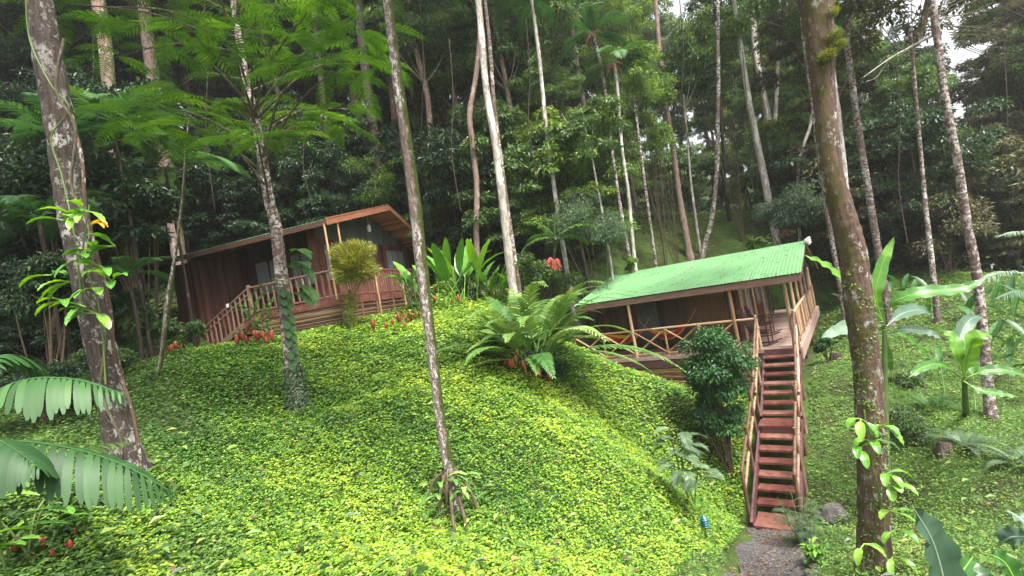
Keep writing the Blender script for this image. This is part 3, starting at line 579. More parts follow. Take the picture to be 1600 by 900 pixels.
for sx in (-1.0, .0):
    mb = MB()
    for (q, r) in (((sx, .05, .98), (sx, ym + .1, zm + 1.05)), ((sx, .0, .62), (sx, ym + .05, zm + .65))): pole(mb, q, r, .035)
    mb.build('handrail', POLE_OR, st)
    mb = MB()
    for (q, r) in (((sx - .03, ym + .25, zm + .98), (sx - .03, ENDY + .2, ENDZ + 1.0)), ((sx - .03, ym + .2, zm + .6), (sx - .03, ENDY + .2, ENDZ + .6))): pole(mb, q, r, .035)
    mb.build('handrail', POLE_OR, st)
    for (yy, zz, hh) in ((.02, 0, 1.05), (ym * .5, zm * .5, 1.05), (ym + .12, zm, 1.12), (seq[7][1], zm - .1, 1.1), ((ym + ENDY) / 2 - .2, (zm + ENDZ) / 2 - .1, 1.1), (ENDY + .2, ENDZ, 1.08)):
        mb = MB(); pole(mb, (sx - .015, yy, zz - .55), (sx - .015, yy, zz + hh), .042); mb.build('handrail_post', POLE_OR, st)

# hammocks behind the cross braces, rocking chairs on the deck
HAM = leafmat('striped_cloth', [(0, (.45, .02, .02)), (.3, (.5, .04, .02)), (.5, (.6, .35, .03)), (.7, (.55, .4, .03)), (1, (.08, .2, .08))], .8, .1, namt=0)
def hammock(x0, x1, z0, z1, sag, label):
    t = thing('hammock', label, 'hammock', rloc(x0, .8, 0), -RYAW); mb = MB(); n = 24; m = 9; s = np.linspace(0, 1, n)
    zc = z0 + (z1 - z0) * s - sag * 4 * s * (1 - s); wd = .42 * np.sin(np.pi * s) ** .7 + .03; V = []
    for j in range(m): o = (j - 4) / 4; V.append(np.stack([(x1 - x0) * s, o * wd, zc + abs(o) ** 2 * wd * .55], -1))
    V = np.stack(V, 1).reshape(-1, 3); ii = np.arange(n * m).reshape(n, m); f = np.stack([ii[:-1, :-1], ii[:-1, 1:], ii[1:, 1:], ii[1:, :-1]], -1)
    tn = np.broadcast_to(np.array([0, .1, .55, .7, .2, .65, .05, .5]), (n - 1, m - 1)); mb.add(V, f.reshape(-1, 4), tn.ravel(), True); mb.build('hammock_cloth', HAM, t)
    for (a, b) in (((0, 0, zc[0]), (-.35, 0, z0 + .45)), ((x1 - x0, 0, zc[-1]), (x1 - x0 + .35, 0, z1 + .45))):
        mb = MB(); mb.tube([a, b], .012, 5); mb.build('cord', POLE, t)
hammock(-6.3, -4.85, .78, .82, .38, 'red and yellow hammock left of the veranda post')
hammock(-4.6, -3.2, .8, .95, .45, 'red and yellow hammock right of the veranda post')
def rocking_chair():
    t = thing('rocking_chair', 'dark wooden rocking chair', 'chair')
    m1 = MB(); m1.box((-.27, -.25, .40), (.27, .25, .43)); [m1.box((-.27, -.25 + k * .1, .43), (.27, -.25 + k * .1 + .08, .45), random.random()) for k in range(5)]; m1.build('seat', WOOD_RED, t)
    m1 = MB()
    for k in range(6): x = -.24 + k * .095; m1.bar((x, .24, .42), (x * 1.05, .5, 1.12), .05, .02, (0, 1, 0), random.random())
    m1.bar((-.3, .5, 1.13), (.3, .5, 1.13), .04, .1); m1.build('backrest', WOOD_RED, t)
    for s in (-1, 1):
        m1 = MB(); m1.tube(spline([(s * .27, -.5, .12), (s * .27, -.2, .03), (s * .27, .15, .03), (s * .27, .6, .16)]), .022, 6); m1.build('rocker', WOOD_DK, t)
        for y in (-.24, .24): m1 = MB(); m1.tube([(s * .27, y, .04), (s * .27, y, .42 if y > 0 else .64)], .02, 6); m1.build('leg', WOOD_RED, t)
        m1 = MB(); m1.box((s * .3 - .05, -.32, .64), (s * .3 + .05, .3, .665)); m1.build('armrest', WOOD_RED, t)
    m1 = MB(); m1.tube([(-.2, .22, .58), (0, .2, .56), (.2, .22, .58)], [.07, .1, .07], 8); m1.build('cushion', TEAL, t)
    return t
r0 = rocking_chair(); r0['group'] = 'rocking chairs on the deck'
p = rloc(-1.05, .75); r0.location = [float(v) for v in p]; r0.rotation_euler = (0, 0, math.radians(50)); r0['label'] = 'dark rocking chair with teal cushion nearest the stair top'
copy_thing(r0, rloc(-1.2, 2.6), math.radians(55), 1, 'dark rocking chair further back along the deck by the wall')

# ------------------------------------------------------------------ crown meshes shared by many trees
def mesh_of(o):
    me = o.data; bpy.data.objects.remove(o); return me
def crown_mesh(seed, R, Hh, n, L, matk, ncl=26, cr=.9, branches=True, low=.0, wr=.45, inner=.25):
    rg = np.random.default_rng(seed); d = rand_dir(rg, ncl, -.75 + low, 1); rr = (rg.random(ncl) ** .45)
    cen = d * rr[:, None] * np.array([R, R, Hh / 2]); cen[:, 2] += Hh / 2; rad = cr * rg.uniform(.55, 1.25, ncl)
    mb = MB(); cloud(mb, cen, rad, n, L, rg, wr=wr, flat=.6, thick=.6)
    c = MB()
    for k in range(0, ncl, 2):
        a = np.array([0, 0, -.3 + Hh * .15 * rg.random()]); m = (a + cen[k]) / 2 + [0, 0, -.2]; c.tube(spline([a, m, cen[k]], 4), np.linspace(.07, .015, 9), 4, cap=False)
    return mesh_of(mb.build('crown', LM[matk])), c
CRN = {}
for k, (mk, n_) in enumerate([('dark', 9000), ('dark', 9000), ('mid', 9000), ('mid', 9000), ('light', 8000), ('olive', 9000)]):
    CRN[mk + str(k % 2)] = crown_mesh(50 + k, 3.0, 5.5, int(n_ * 1.0), .21, mk, ncl=44, cr=.62, wr=.42)
UND = {}
for k, (mk, n_) in enumerate([('dark', 8000), ('dark', 8000), ('mid', 8000), ('mid', 8000), ('light', 6500), ('olive', 8000), ('blue', 7000)]):
    UND[mk + str(k % 2)] = crown_mesh(80 + k, 1.9, 3.8, int(n_ * .9), .165, mk, ncl=46, cr=.42, low=.1)
def add_mesh(name, me, parent, loc=(0, 0, 0), s=(1, 1, 1), rz=0):
    o = bpy.data.objects.new(name, me); C.objects.link(o); o.parent = parent; o.location = [float(v) for v in loc]; o.scale = s; o.rotation_euler = (0, 0, rz); return o
# forest trees: one of each kind, then copies
PRO = []
def make_tree(kind, seed, ht, r0_, crs, bk, name, label, cat, group):
    rg = np.random.default_rng(seed); t = thing(name, label, cat, (0, 0, -50), 0, group)
    pts = [(0, 0, -1.5)]; x = y = 0
    for k in range(1, 7): x += rg.normal(0, .12) * ht / 14; y += rg.normal(0, .12) * ht / 14; pts.append((x, y, ht * k / 6))
    sp = spline(pts, 5); mb = MB(); mb.tube(sp, r0_ * np.linspace(1.15, .4, len(sp)), 8, .12, seed)
    for (me, br), zz, s, mh in crs:
        a = rg.uniform(0, 6.28); i = int(np.argmin(abs(sp[:, 2] - zz))); off = sp[i] + np.array([math.cos(a), math.sin(a), 0]) * rg.uniform(0, .6) * s
        add_mesh('crown', me, t, off, (s, s, s * mh), rg.uniform(0, 6.28))
        for (v, f) in zip(br.v, br.f): pass
        ca, sa = math.cos(0), math.sin(0)
        for q in range(5):
            aa = rg.uniform(0, 6.28); e = off + np.array([math.cos(aa) * 1.8 * s, math.sin(aa) * 1.8 * s, rg.uniform(1, 4) * s]); mb.tube(spline([sp[i], (sp[i] + e) / 2 - [0, 0, .2], e], 4), np.linspace(r0_ * .22, .01, 9), 5, cap=False)
    mb.build('trunk', BK[bk], t); return t
FG = 'rainforest trees crowding the slope behind the cabins'; FLB = 'tall leafy rainforest tree in the dense forest behind the cabins'
UG = 'understorey trees filling the forest edge'; ULB = 'low bushy understorey tree between the trunks of the forest edge'
FT = {}
for j, (mk, bk) in enumerate([('dark', 'grey'), ('dark', 'dark'), ('mid', 'grey'), ('mid', 'pink'), ('light', 'grey'), ('olive', 'dark')]):
    a, b = CRN.get(mk + '0') or CRN[mk + '1'], CRN.get(mk + '1') or CRN[mk + '0']
    FT.setdefault(mk, []).append(make_tree('f', 200 + j, 15.5, .17, [(a, 12.5, 1.15, 1.1), (b, 9.0, .9, 1.0), (a, 5.5, .65, 1.0)] if j % 2 == 0 else [(b, 12, 1.2, 1.0), (a, 8.2, .8, 1.1)], bk, 'forest_tree', FLB, 'tree', FG))
UT = {}
for j, mk in enumerate(['dark', 'dark', 'mid', 'mid', 'light', 'olive', 'blue']):
    a, b = UND.get(mk + '0') or UND[mk + '1'], UND.get(mk + '1') or UND[mk + '0']
    UT.setdefault(mk, []).append(make_tree('u', 300 + j, 4.6, .07, [(a, 2.6, 1.0, 1.0), (b, .9, .85, .9)] if j % 2 == 0 else [(b, 2.0, 1.15, .9), (a, .3, .7, .8)], 'dark', 'understorey_tree', ULB, 'tree', UG))
used = set(); rf_ = random.Random(11)
def put(pool, mk, loc, rz, s, sz=None):
    lst = pool[mk]; src = rf_.choice(lst)
    if id(src) not in used:
        used.add(id(src)); src.location = [float(v) for v in loc]; src.rotation_euler = (0, 0, rz); src.scale = (s, s, sz or s); return src
    return copy_thing(src, loc, rz, s, sz=sz)
def clear_zone(x, y):
    """open ground: the mound, the cabins and the mown hillside to the right"""
    d = np.array([x, y, H(np.array([x]), np.array([y]))[0] - CZ]); 
    px = 800 + F * (d @ CR) / (d @ _F); py = 450 - F * (d @ CU) / (d @ _F); return px, py
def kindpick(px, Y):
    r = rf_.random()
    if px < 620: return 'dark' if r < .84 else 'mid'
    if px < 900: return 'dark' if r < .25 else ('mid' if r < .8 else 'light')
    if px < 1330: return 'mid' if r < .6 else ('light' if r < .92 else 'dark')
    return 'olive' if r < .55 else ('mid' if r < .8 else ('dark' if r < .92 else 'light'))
spots = []
def far_enough(x, y, dmin):
    for (a, b) in spots:
        if (a - x) ** 2 + (b - y) ** 2 < dmin * dmin: return False
    spots.append((x, y)); return True
def is_open(px, Y):
    if px < 150: lim = 13
    elif px < 700: lim = 22.5
    elif px < 940: lim = 21
    elif px < 1000: lim = 30
    elif px < 1215: lim = 39
    elif px < 1330: lim = 27
    elif px < 1450: lim = 22
    else: lim = 20
    return Y < lim
nF = 0
for row, (Ya, Yb, num, dmin) in enumerate([(20, 30, 60, 2.4), (30, 44, 95, 2.8), (44, 70, 110, 3.4)]):
    k = 0; tries = 0
    while k < num and tries < 4000:
        tries += 1; Y = rf_.uniform(Ya, Yb); x = rf_.uniform(-1.22, 1.22) * Y
        px, py = clear_zone(x, Y)
        if is_open(px, Y - 1.5) or not far_enough(x, Y, dmin): continue
        if 1010 < px < 1260 and Y < 42: continue
        if px > 1455 and Y > 27 and px < 1550: continue        # the gap where the sky shows
        s = rf_.uniform(.85, 1.25) * (1 if row else .9)
        if 1340 < px < 1640: s *= rf_.uniform(.5, .72)
        elif px > 1080: s *= .95
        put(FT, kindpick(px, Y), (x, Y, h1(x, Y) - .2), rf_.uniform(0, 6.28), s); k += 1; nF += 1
spots.clear(); nU = 0
for row, (Ya, Yb, num, dmin) in enumerate([(13, 26, 95, 1.5), (26, 36, 100, 1.9), (36, 50, 60, 2.6)]):
    k = 0; tries = 0
    while k < num and tries < 5000:
        tries += 1; Y = rf_.uniform(Ya, Yb); x = rf_.uniform(-1.2, 1.2) * Y; px, py = clear_zone(x, Y)
        if is_open(px, Y) or not far_enough(x, Y, dmin): continue
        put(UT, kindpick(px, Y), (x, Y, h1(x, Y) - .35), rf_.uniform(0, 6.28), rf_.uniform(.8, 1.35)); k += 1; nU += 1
print('FOREST', nF, nU)
# low leafy floor of the forest
rg = np.random.default_rng(5); mb = MB(); n = 60000; Y = rg.uniform(12, 46, n); x = rg.uniform(-1.2, 1.2, n) * Y
zz = H(x, Y); D = np.stack([x, Y, zz - CZ], -1); pxs = 800 + F * (D @ CR) / (D @ _F); lim = np.interp(pxs, [0, 100, 150, 151, 320, 620, 700, 940, 941, 1215, 1300, 1400, 1500, 1700], [9, 9, 12, 15, 20, 22, 20, 19, 27, 33, 26, 22, 20, 17])
m = Y > lim; x, Y, zz = x[m], Y[m], zz[m]; n = len(x)
hh = rg.random(n) ** 1.5 * (.45 + .35 * np.sin(x * 1.3) * np.cos(Y * 1.1)); d = rand_dir(rg, n, -.5, .8); l = rg.uniform(.14, .34, n)
leaves(mb, np.stack([x, Y, zz + hh * 1.1], -1), d, nrm(rand_dir(rg, n) * .5 + [0, -.2, 1]), l, l * .4, np.clip(rg.normal(.35, .2, n), 0, 1), .1, .3)
tag(mb.build('forest_undergrowth', LM['dark']), 'dark leafy undergrowth covering the forest floor', 'undergrowth', kind='stuff')

# ------------------------------------------------------------------ named trunks
def trunk_pts(pix, Y, up=0.):
    pts = [P(a, b, Y) for a, b in pix][::-1]       # base first
    b = pts[0]; z = h1(b[0], Y)
    if b[2] > z + .02: 
        d = pts[0] - pts[1]; k = min(1.0, (b[2] - z + .3) / max(.01, -d[2])); pts.insert(0, np.array([b[0] + d[0] * k * .8, Y, z - .25]))
    else: pts[0] = b; pts.insert(0, b + np.array([0.02, 0, -.35]))
    if up: d = nrm(pts[-1] - pts[-2]); pts.append(pts[-1] + d * up)
    return np.array(pts)
def trunk_tree(name, label, pix, Y, wpx, bk, up=6., crown=None, cs=1., group=None, seg=14, rough=.06, cat='tree', flare=1.3, wig=0.):
    pts = trunk_pts(pix, Y, up); base = pts[0].copy(); base[2] = h1(base[0], Y); n = len(pts)
    w_ = list(wpx[::-1]); w_ = [w_[0]] + w_ + ([w_[-1] * .9] if up else []); w_ = np.interp(np.linspace(0, 1, n), np.linspace(0, 1, len(w_)), w_)
    sp = spline(pts, 9); r = np.interp(np.linspace(0, 1, len(sp)), np.linspace(0, 1, n), w_) / 2 * Y / F
    if flare > 1: hgt = sp[:, 2] - base[2]; r = r * (1 + (flare - 1) * np.exp(-np.clip(hgt, 0, 9) / .25))
    ux = np.mean([q[0] for q in pix]); uy = np.mean([q[1] for q in pix]); r = r / math.sqrt(1 + ((ux - 800) / F) ** 2)
    t = thing(name, label, cat, base, 0, group)
    sd_ = int(pix[0][0] * 7 + Y * 10); mb = MB()
    dens = spline(sp, 2); rd = np.interp(np.linspace(0, 1, len(dens)), np.linspace(0, 1, len(sp)), r)
    if wig: rg_ = np.random.default_rng(sd_); kk = np.linspace(0, 1, len(dens)); dens = dens + np.stack([wig * np.sin(kk * 23 + rg_.uniform(0, 6)) * np.sin(kk * 9), wig * np.cos(kk * 19), 0 * kk], -1)
    mb.tube(dens, rd, seg, rough, sd_); top = dens[-1] - base
    if crown:
        rgb = np.random.default_rng(sd_); me = CRN[crown][0]; small = cs < .75; k_ = 'light0' if crown.startswith('light') else ('mid1' if crown.startswith('mid') else crown)
        if small: me = UND[k_ if k_ in UND else 'mid1'][0]
        for q in range(5):
            a = rgb.uniform(0, 6.28); e = dens[-1] + np.array([math.cos(a) * 1.8 * cs, math.sin(a) * 1.8 * cs, rgb.uniform(1, 3.5) * cs]); s0 = dens[-6]; mb.tube(spline([s0, (s0 + e) / 2 - [0, 0, .15], e], 4), np.linspace(rd[-1] * .4, .01, 9), 6, cap=False)
    tr = mb.build('trunk', BK[bk], t, base)
    if crown: f_ = 1.7 if small else 1; add_mesh('crown', me, t, top + np.array([0, 0, -1.2 * cs * f_]), (cs * f_, cs * f_, cs * f_), rgb.uniform(0, 6.28))
    return t, base, dens, rd
def palm_crown(t, at, base, n, L, rg, matk='palm', LL=.55, droop=1.7, tone=.4):
    for k in range(n):
        a = k * 2.4 + rg.uniform(-.2, .2); mb = MB(); e = rg.uniform(.1, 1.1)
        frond(mb, at, (math.cos(a), math.sin(a), e), L * rg.uniform(.85, 1.1), droop, 38, LL, .05, rg, ang=62, tone=tone, ldroop=.5, rr=.015)
        mb.build('frond', LM[matk], t, base)

T1 = trunk_tree('leaning_trunk_tree', 'thick brown trunk with pale lichen leaning at the far left edge', [(48, -60), (61, 0), (75, 90), (98, 220), (112, 320), (128, 400), (152, 520), (176, 620), (197, 733)], 6.3, [44, 46, 50, 52, 54, 53, 52, 52, 60], 'speckle', 5, 'dark0', 1.3, seg=22, rough=.07, flare=1.5)
trunk_tree('forest_tree', 'pinkish smooth trunk just right of the thick left-hand trunk', [(153, 0), (163, 60), (172, 150), (185, 270), (200, 400), (215, 560)], 17, [24, 24, 24, 23, 24, 26], 'pink', 6, 'dark1', 1.3)
trunk_tree('forest_tree', 'tan lichened trunk rising behind the left end of the dark red cabin roof', [(222, -20), (236, 100), (253, 210), (262, 270), (275, 370), (290, 470)], 20.5, [20, 22, 25, 25, 24, 26], 'pink', 5, 'dark0', 1.3)
trunk_tree('forest_tree', 'short-looking dark trunk at the top left above the ferny leaves', [(205, -20), (227, 89), (240, 220), (262, 380)], 24, [20, 20, 20, 22], 'dark', 5, 'dark1', 1.3)
T4 = trunk_tree('ferny_tree', 'slender lichen-spotted tree with bright ferny leaves in front of the red cabin', [(355, -60), (364, 0), (383, 117), (393, 163), (405, 218), (420, 311), (430, 350), (441, 440), (455, 560), (470, 645)], 10.2, [9, 10, 13, 14, 16, 18, 19, 22, 23, 25], 'patch', 2, None, seg=16, rough=.06)
T5 = trunk_tree('palm', 'tall slim palm on stilt roots in the middle of the mound', [(595, -60), (605, 0), (618, 100), (632, 200), (646, 300), (657, 400), (672, 522), (687, 647), (698, 715), (704, 738)], 6.8, [14, 15, 17, 18, 20, 20, 17, 16, 18, 17], 'palm', 1.2, None, seg=18, rough=.025)
palm_crown(T5[0], T5[2][-1], T5[1], 11, 2.6, np.random.default_rng(4))
trunk_tree('forest_tree', 'thin grey trunk above the roof of the red cabin', [(500, 110), (510, 206), (519, 250), (529, 310)], 24, [9, 10, 10, 10], 'grey', 6, 'dark0', 1.1)
trunk_tree('forest_tree', 'dim brown trunk second to the left of the middle palm', [(538, 0), (552, 117), (560, 190), (568, 260)], 26, [12, 12, 12, 13], 'grey', 6, 'dark1', 1.1)
trunk_tree('forest_tree', 'stout grey-brown trunk with white flecks just left of the middle palm', [(560, 0), (572, 117), (583, 200), (597, 300)], 24, [15, 15, 15, 17], 'grey', 6, 'dark0', 1.1)
trunk_tree('forest_tree', 'reddish bare trunk touching the top of the middle palm', [(585, -20), (596, 60), (611, 130), (622, 230)], 27, [10, 11, 11, 12], 'pink', 6, 'dark1', 1.1)
trunk_tree('forest_tree', 'wavy thin pinkish trunk right of the red cabin', [(745, -20), (750, 47), (742, 131), (734, 187), (739, 233), (745, 299), (746, 385)], 19, [7, 7, 8, 9, 9, 9, 9], 'pink', 6, 'mid0', 1.1, wig=.03)
trunk_tree('forest_tree', 'straight beige trunk, thickest behind the heliconias', [(744, -40), (753, 61), (760, 140), (774, 224), (786, 317), (797, 415)], 17, [10, 10, 10.5, 12, 13, 14], 'white', 6, 'dark0', 1.2)
trunk_tree('forest_tree', 'thin speckled trunk standing close against the beige trunk', [(758, 0), (766, 79), (772, 163), (783, 252), (793, 327), (805, 410)], 18, [5, 6, 6, 6.5, 7, 7], 'patch', 6, 'mid1', 1.0)
p2 = trunk_tree('forest_palm', 'slim pale palm directly behind the red-fruited palm', [(832, 10), (842, 84), (853, 196), (863, 271), (875, 355)], 20, [5, 6, 6.5, 7, 7.5], 'white', .3, None)
palm_crown(p2[0], p2[2][-1], p2[1], 10, 2.2, np.random.default_rng(14), tone=.1)
trunk_tree('forest_tree', 'dark brown trunk deep in the forest above the red-fruited palm', [(880, -20), (890, 28), (902, 112), (914, 180), (923, 295)], 28, [10, 10, 9, 9, 9], 'dark', 6, 'mid0', 1.2)
p3 = trunk_tree('forest_palm', 'slim speckled palm with pinkish flower stalks, left of its pair', [(929, 62), (942, 117), (956, 233), (968, 317), (983, 400)], 21, [5, 5, 5, 5.5, 6], 'patch', .3, None)
palm_crown(p3[0], p3[2][-1], p3[1], 10, 2.0, np.random.default_rng(15), tone=.3)
p4 = trunk_tree('forest_palm', 'slim pale palm with green top shaft, right of its pair', [(961, 110), (965, 140), (972, 233), (982, 303), (991, 401)], 21, [5, 5, 5, 5.5, 6], 'white', .3, None)
palm_crown(p4[0], p4[2][-1], p4[1], 10, 2.0, np.random.default_rng(16), tone=.5)
for (t_, b_, q) in ((p3[0], p3[1], p3[2][-4]), (p4[0], p4[1], p4[2][-4])):
    mb = MB(); rg = np.random.default_rng(3)
    for k in range(14): a = rg.uniform(0, 6.28); e = q + np.array([math.cos(a) * .4, math.sin(a) * .4, rg.uniform(-.5, .1)]); mb.tube(spline([q, (q + e) / 2 + [0, 0, .1], e], 3), .018, 4, cap=False)
    mb.build('flower_stalk', simple('pink_stalk', [(.3, (.3, .10, .09)), (.7, (.5, .25, .2))]), t_, b_)
trunk_tree('forest_tree', 'grey-brown trunk with tan base on the grassy slope above the green roof', [(1024, 0), (1031, 79), (1040, 154), (1052, 233), (1061, 303), (1070, 356)], 27, [7, 7, 7, 8, 9, 11], 'pink', 6, 'mid0', .7)
trunk_tree('forest_tree', 'crooked mossy thin tree leaning on the grassy slope above the green roof', [(1120, 0), (1122, 84), (1122, 196), (1115, 327), (1097, 403)], 22, [5, 6, 6.5, 7, 8], 'patch', 5, 'light0', .6, wig=.04)
trunk_tree('forest_tree', 'very thin pale stem beside the tan-based trunk', [(1075, 230), (1080, 289), (1089, 355)], 27, [3, 4, 4], 'white', 3, 'mid1', .7)
trunk_tree('forest_tree', 'thin dark-based trunk on the slope, right of the crooked mossy tree', [(1128, 200), (1133, 289), (1141, 352)], 29, [5, 6, 6], 'dark', 5, 'mid1', .9)
trunk_tree('forest_tree', 'bright white bending trunk, thickest above the green roof', [(1145, -10), (1152, 37), (1164, 117), (1171, 163), (1185, 233), (1204, 328)], 26, [7, 8, 9, 10, 11, 12], 'white', 5, 'mid0', .7)
trunk_tree('forest_tree', 'white trunk second from the left in the group of white trunks', [(1173, -10), (1180, 84), (1194, 163), (1205, 230), (1215, 300)], 30, [7, 8, 8, 8, 8], 'white', 5, 'light0', .8)
trunk_tree('forest_tree', 'narrow white trunk squeezed in the middle of the white trunks', [(1180, 40), (1187, 107), (1203, 187), (1210, 260)], 32, [4, 5, 5, 5], 'white', 5, 'light0', .8)
trunk_tree('forest_tree', 'upright white trunk crossing in front of its white neighbours', [(1218, 0), (1217, 28), (1214, 140), (1206, 265)], 31, [5, 5, 6, 7], 'white', 5, 'mid1', .8)
trunk_tree('forest_tree', 'thin grey stem leaning right between the white trunks', [(1240, 150), (1231, 191), (1216, 265)], 30, [3, 3, 4], 'grey', 3, 'light0', .5)
trunk_tree('forest_tree', 'slanting pale stem just left of the mossy big trunk', [(1275, 150), (1266, 196), (1247, 275)], 24, [5, 5, 5], 'white', 3, 'mid0', .5)
trunk_tree('forest_tree', 'lichened trunk half hidden on the left side of the mossy big trunk', [(1250, 0), (1256, 60), (1273, 187), (1286, 290)], 18, [5, 6, 7, 8], 'patch', 5, 'mid1', .6)
trunk_tree('forest_tree', 'bright white trunk showing on the right side of the mossy big trunk', [(1285, -10), (1297, 80), (1304, 140), (1316, 240), (1326, 330)], 16, [8, 9, 10, 11, 11], 'white', 5, 'mid0', .6)
T27 = trunk_tree('mossy_trunk_tree', 'big red-brown mossy trunk climbing through the right of the view', [(1262, -70), (1275, 0), (1287, 140), (1298, 261), (1317, 336), (1333, 397), (1341, 470), (1354, 570), (1363, 720), (1366, 880)], 6.6, [62, 58, 38, 38, 42, 46, 48, 46, 48, 52], 'mossy', 6, 'mid1', .8, seg=24, rough=.07, flare=1.3)
trunk_tree('forest_tree', 'white-barked tall trunk right of the mossy big trunk', [(1338, -20), (1336, 5), (1324, 56), (1333, 140), (1345, 224), (1357, 299), (1372, 392)], 17, [9, 9, 10, 11, 11, 12, 13], 'patch', 6, 'mid0', .7)
trunk_tree('forest_tree', 'thin pale stem beside the white-barked tall trunk', [(1345, 30), (1347, 80), (1346, 163), (1352, 250)], 27, [5, 6, 6, 6], 'white', 3, 'light0', .6)
trunk_tree('forest_tree', 'slim white trunk halfway between two tall spotted trunks at the upper right', [(1376, 30), (1380, 79), (1387, 120), (1396, 180), (1405, 260)], 27, [6, 6, 7, 7, 7], 'white', 4, 'mid1', .8)
T31 = trunk_tree('spotted_trunk_tree', 'tall trunk with white patches rising from the hillside at the right', [(1448, -40), (1456, 0), (1466, 70), (1476, 149), (1497, 257), (1511, 350), (1526, 430), (1540, 560), (1550, 668)], 10.6, [13, 14, 14, 14, 15, 16, 17, 18, 20], 'patch', 6, 'olive1', .6, seg=16, rough=.05)
mb = MB(); mb.tube(spline([P(1468, 50, 10.6), P(1430, 70, 10.9), P(1390, 92, 11.1), P(1350, 120, 11.3)]), np.linspace(.035, .012, 19), 6); mb.tube(spline([P(1390, 92, 11.1), P(1370, 120, 11.3), P(1352, 128, 11.4)]), .008, 5); mb.build('branch', BK['white'], T31[0], T31[1])
mb = MB(); mb.tube(spline([P(1458, -30, 10.8), P(1446, 20, 11), P(1432, 72, 11.2)]), [.07] * 13, 8); mb.build('branch', BK['mossy'], T31[0], T31[1])
mb = MB(); rg = np.random.default_rng(2)
for k in range(16):
    s0 = P(1462 + k * 2, 10 + k * 4, 10.6); e = P(1520 + 8 * k, -40 + 11 * k, 11.5 + rg.uniform(-1, 1)); mb.tube(spline([s0, (s0 + e) / 2 + rg.normal(0, .1, 3), e], 4), np.linspace(.012, .004, 9), 4, cap=False)
mb.build('twig', BK['grey'], T31[0], T31[1])
trunk_tree('forest_tree', 'short pale-patched trunk at the forest edge left of the spotted trunk', [(1438, 230), (1446, 320), (1455, 400), (1466, 506)], 16, [7, 8, 10, 11], 'patch', 4, 'olive1', .9)
trunk_tree('forest_tree', 'thin pale stem left of the green roof, foot among the shrubs', [(935, 300), (947, 365), (958, 435)], 20, [3, 4, 4], 'white', 2, 'mid0', .5)
trunk_tree('forest_tree', 'thin mossy stem above the left end of the green roof', [(1003, 250), (1012, 320), (1025, 415)], 22, [4, 5, 5], 'patch', 3, 'light0', .5)
trunk_tree('mossy_sapling', 'thin sapling coated in yellow moss left of the red cabin', [(290, 250), (283, 330), (272, 410), (262, 480), (252, 560), (244, 600)], 11, [5, 5, 6, 12, 7, 5], 'moss' if 'moss' in BK else 'palm', 1, None, seg=10, rough=.15)

# ------------------------------------------------------------------ ground cover and grass
def ground_leaves(N, seed, keep, Lf, hfun, matk, name, label, cat, tonef, ymax=20, wr=.75):
    rg = np.random.default_rng(seed); Y = 3.2 * (ymax / 3.2) ** rg.random(N); x = rg.uniform(-1.25, 1.25, N) * Y; z = H(x, Y)
    D = np.stack([x, Y, z - CZ], -1); px = 800 + F * (D @ CR) / (D @ _F); py = 450 - F * (D @ CU) / (D @ _F); m = keep(px, py, x, Y) & (px > -250) & (px < 1850) & (py < 1250)
    x, Y, z = x[m], Y[m], z[m]; n = len(x); l = Lf(Y) * rg.uniform(.7, 1.35, n)
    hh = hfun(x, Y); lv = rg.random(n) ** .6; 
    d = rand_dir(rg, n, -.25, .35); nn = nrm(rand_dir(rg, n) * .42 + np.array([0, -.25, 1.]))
    tn = tonef(x, Y, rg, n) - .45 * (1 - lv)  # low leaves darkened: shade down in the cover put into the tone
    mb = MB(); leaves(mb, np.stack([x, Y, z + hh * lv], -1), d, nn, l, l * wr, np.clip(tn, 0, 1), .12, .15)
    o = mb.build(name, LM[matk]); tag(o, label, cat, kind='stuff'); print(name, n); return o
def hn(x, y, s=1.0, seed=0):
    return (np.sin(x * 1.9 * s + 1.3 * np.sin(y * 1.1 * s + seed)) + np.sin(y * 2.3 * s + 1.7 * np.sin(x * .8 * s + seed * 2)) + np.sin((x + y) * 3.1 * s + seed)) / 3
def edge_right(py): return np.interp(py, [480, 540, 560, 590, 640, 700, 780, 900, 1000], [700, 885, 905, 1010, 1120, 1165, 1165, 1135, 1110])
def keep_cover(px, py, x, Y):
    cab = ((x - LO[0]) * math.cos(LYAW) - (Y - LO[1]) * math.sin(LYAW)); cby = ((x - LO[0]) * math.sin(LYAW) + (Y - LO[1]) * math.cos(LYAW))
    incab = (cab < .15) & (cab > -8.2) & (cby > -.15); rx = ((x - RO[0]) * math.cos(RYAW) - (Y - RO[1]) * math.sin(RYAW)); ry_ = ((x - RO[0]) * math.sin(RYAW) + (Y - RO[1]) * math.cos(RYAW))
    inr = (rx > -7.8) & (rx < .2) & (ry_ > -.1); instair = (rx > -1.25) & (ry_ > -5.6)
    left = np.interp(Y, [3, 5, 7, 10, 14, 18], [-2.9, -4.2, -5.2, -6.6, -9.5, -12.5]) - .3 + .55 * hn(x, Y, 1.4, 3) + .25 * hn(x, Y, 6, 1)
    return (~incab) & (~inr) & (~instair) & (pathdist(x, Y) > .58) & (x > left) & ((Y < 17.5) | (x > -3.2)) & (rx < -.9) & (Y < 19.2) | ((pathdist(x, Y) > .62) & (x < 0) & (x > left) & (Y < 12))
def keep_grass(px, py, x, Y):
    rx = ((x - RO[0]) * math.cos(RYAW) - (Y - RO[1]) * math.sin(RYAW)); ry_ = ((x - RO[0]) * math.sin(RYAW) + (Y - RO[1]) * math.cos(RYAW))
    return (rx > -.95) & ~((rx < .15) & (ry_ > -.1) & (ry_ < 9.9)) & ~((rx < .05) & (ry_ > -5.5) & (ry_ < 0) & (rx > -.95)) & (pathdist(x, Y) > .6) & (x > 0)
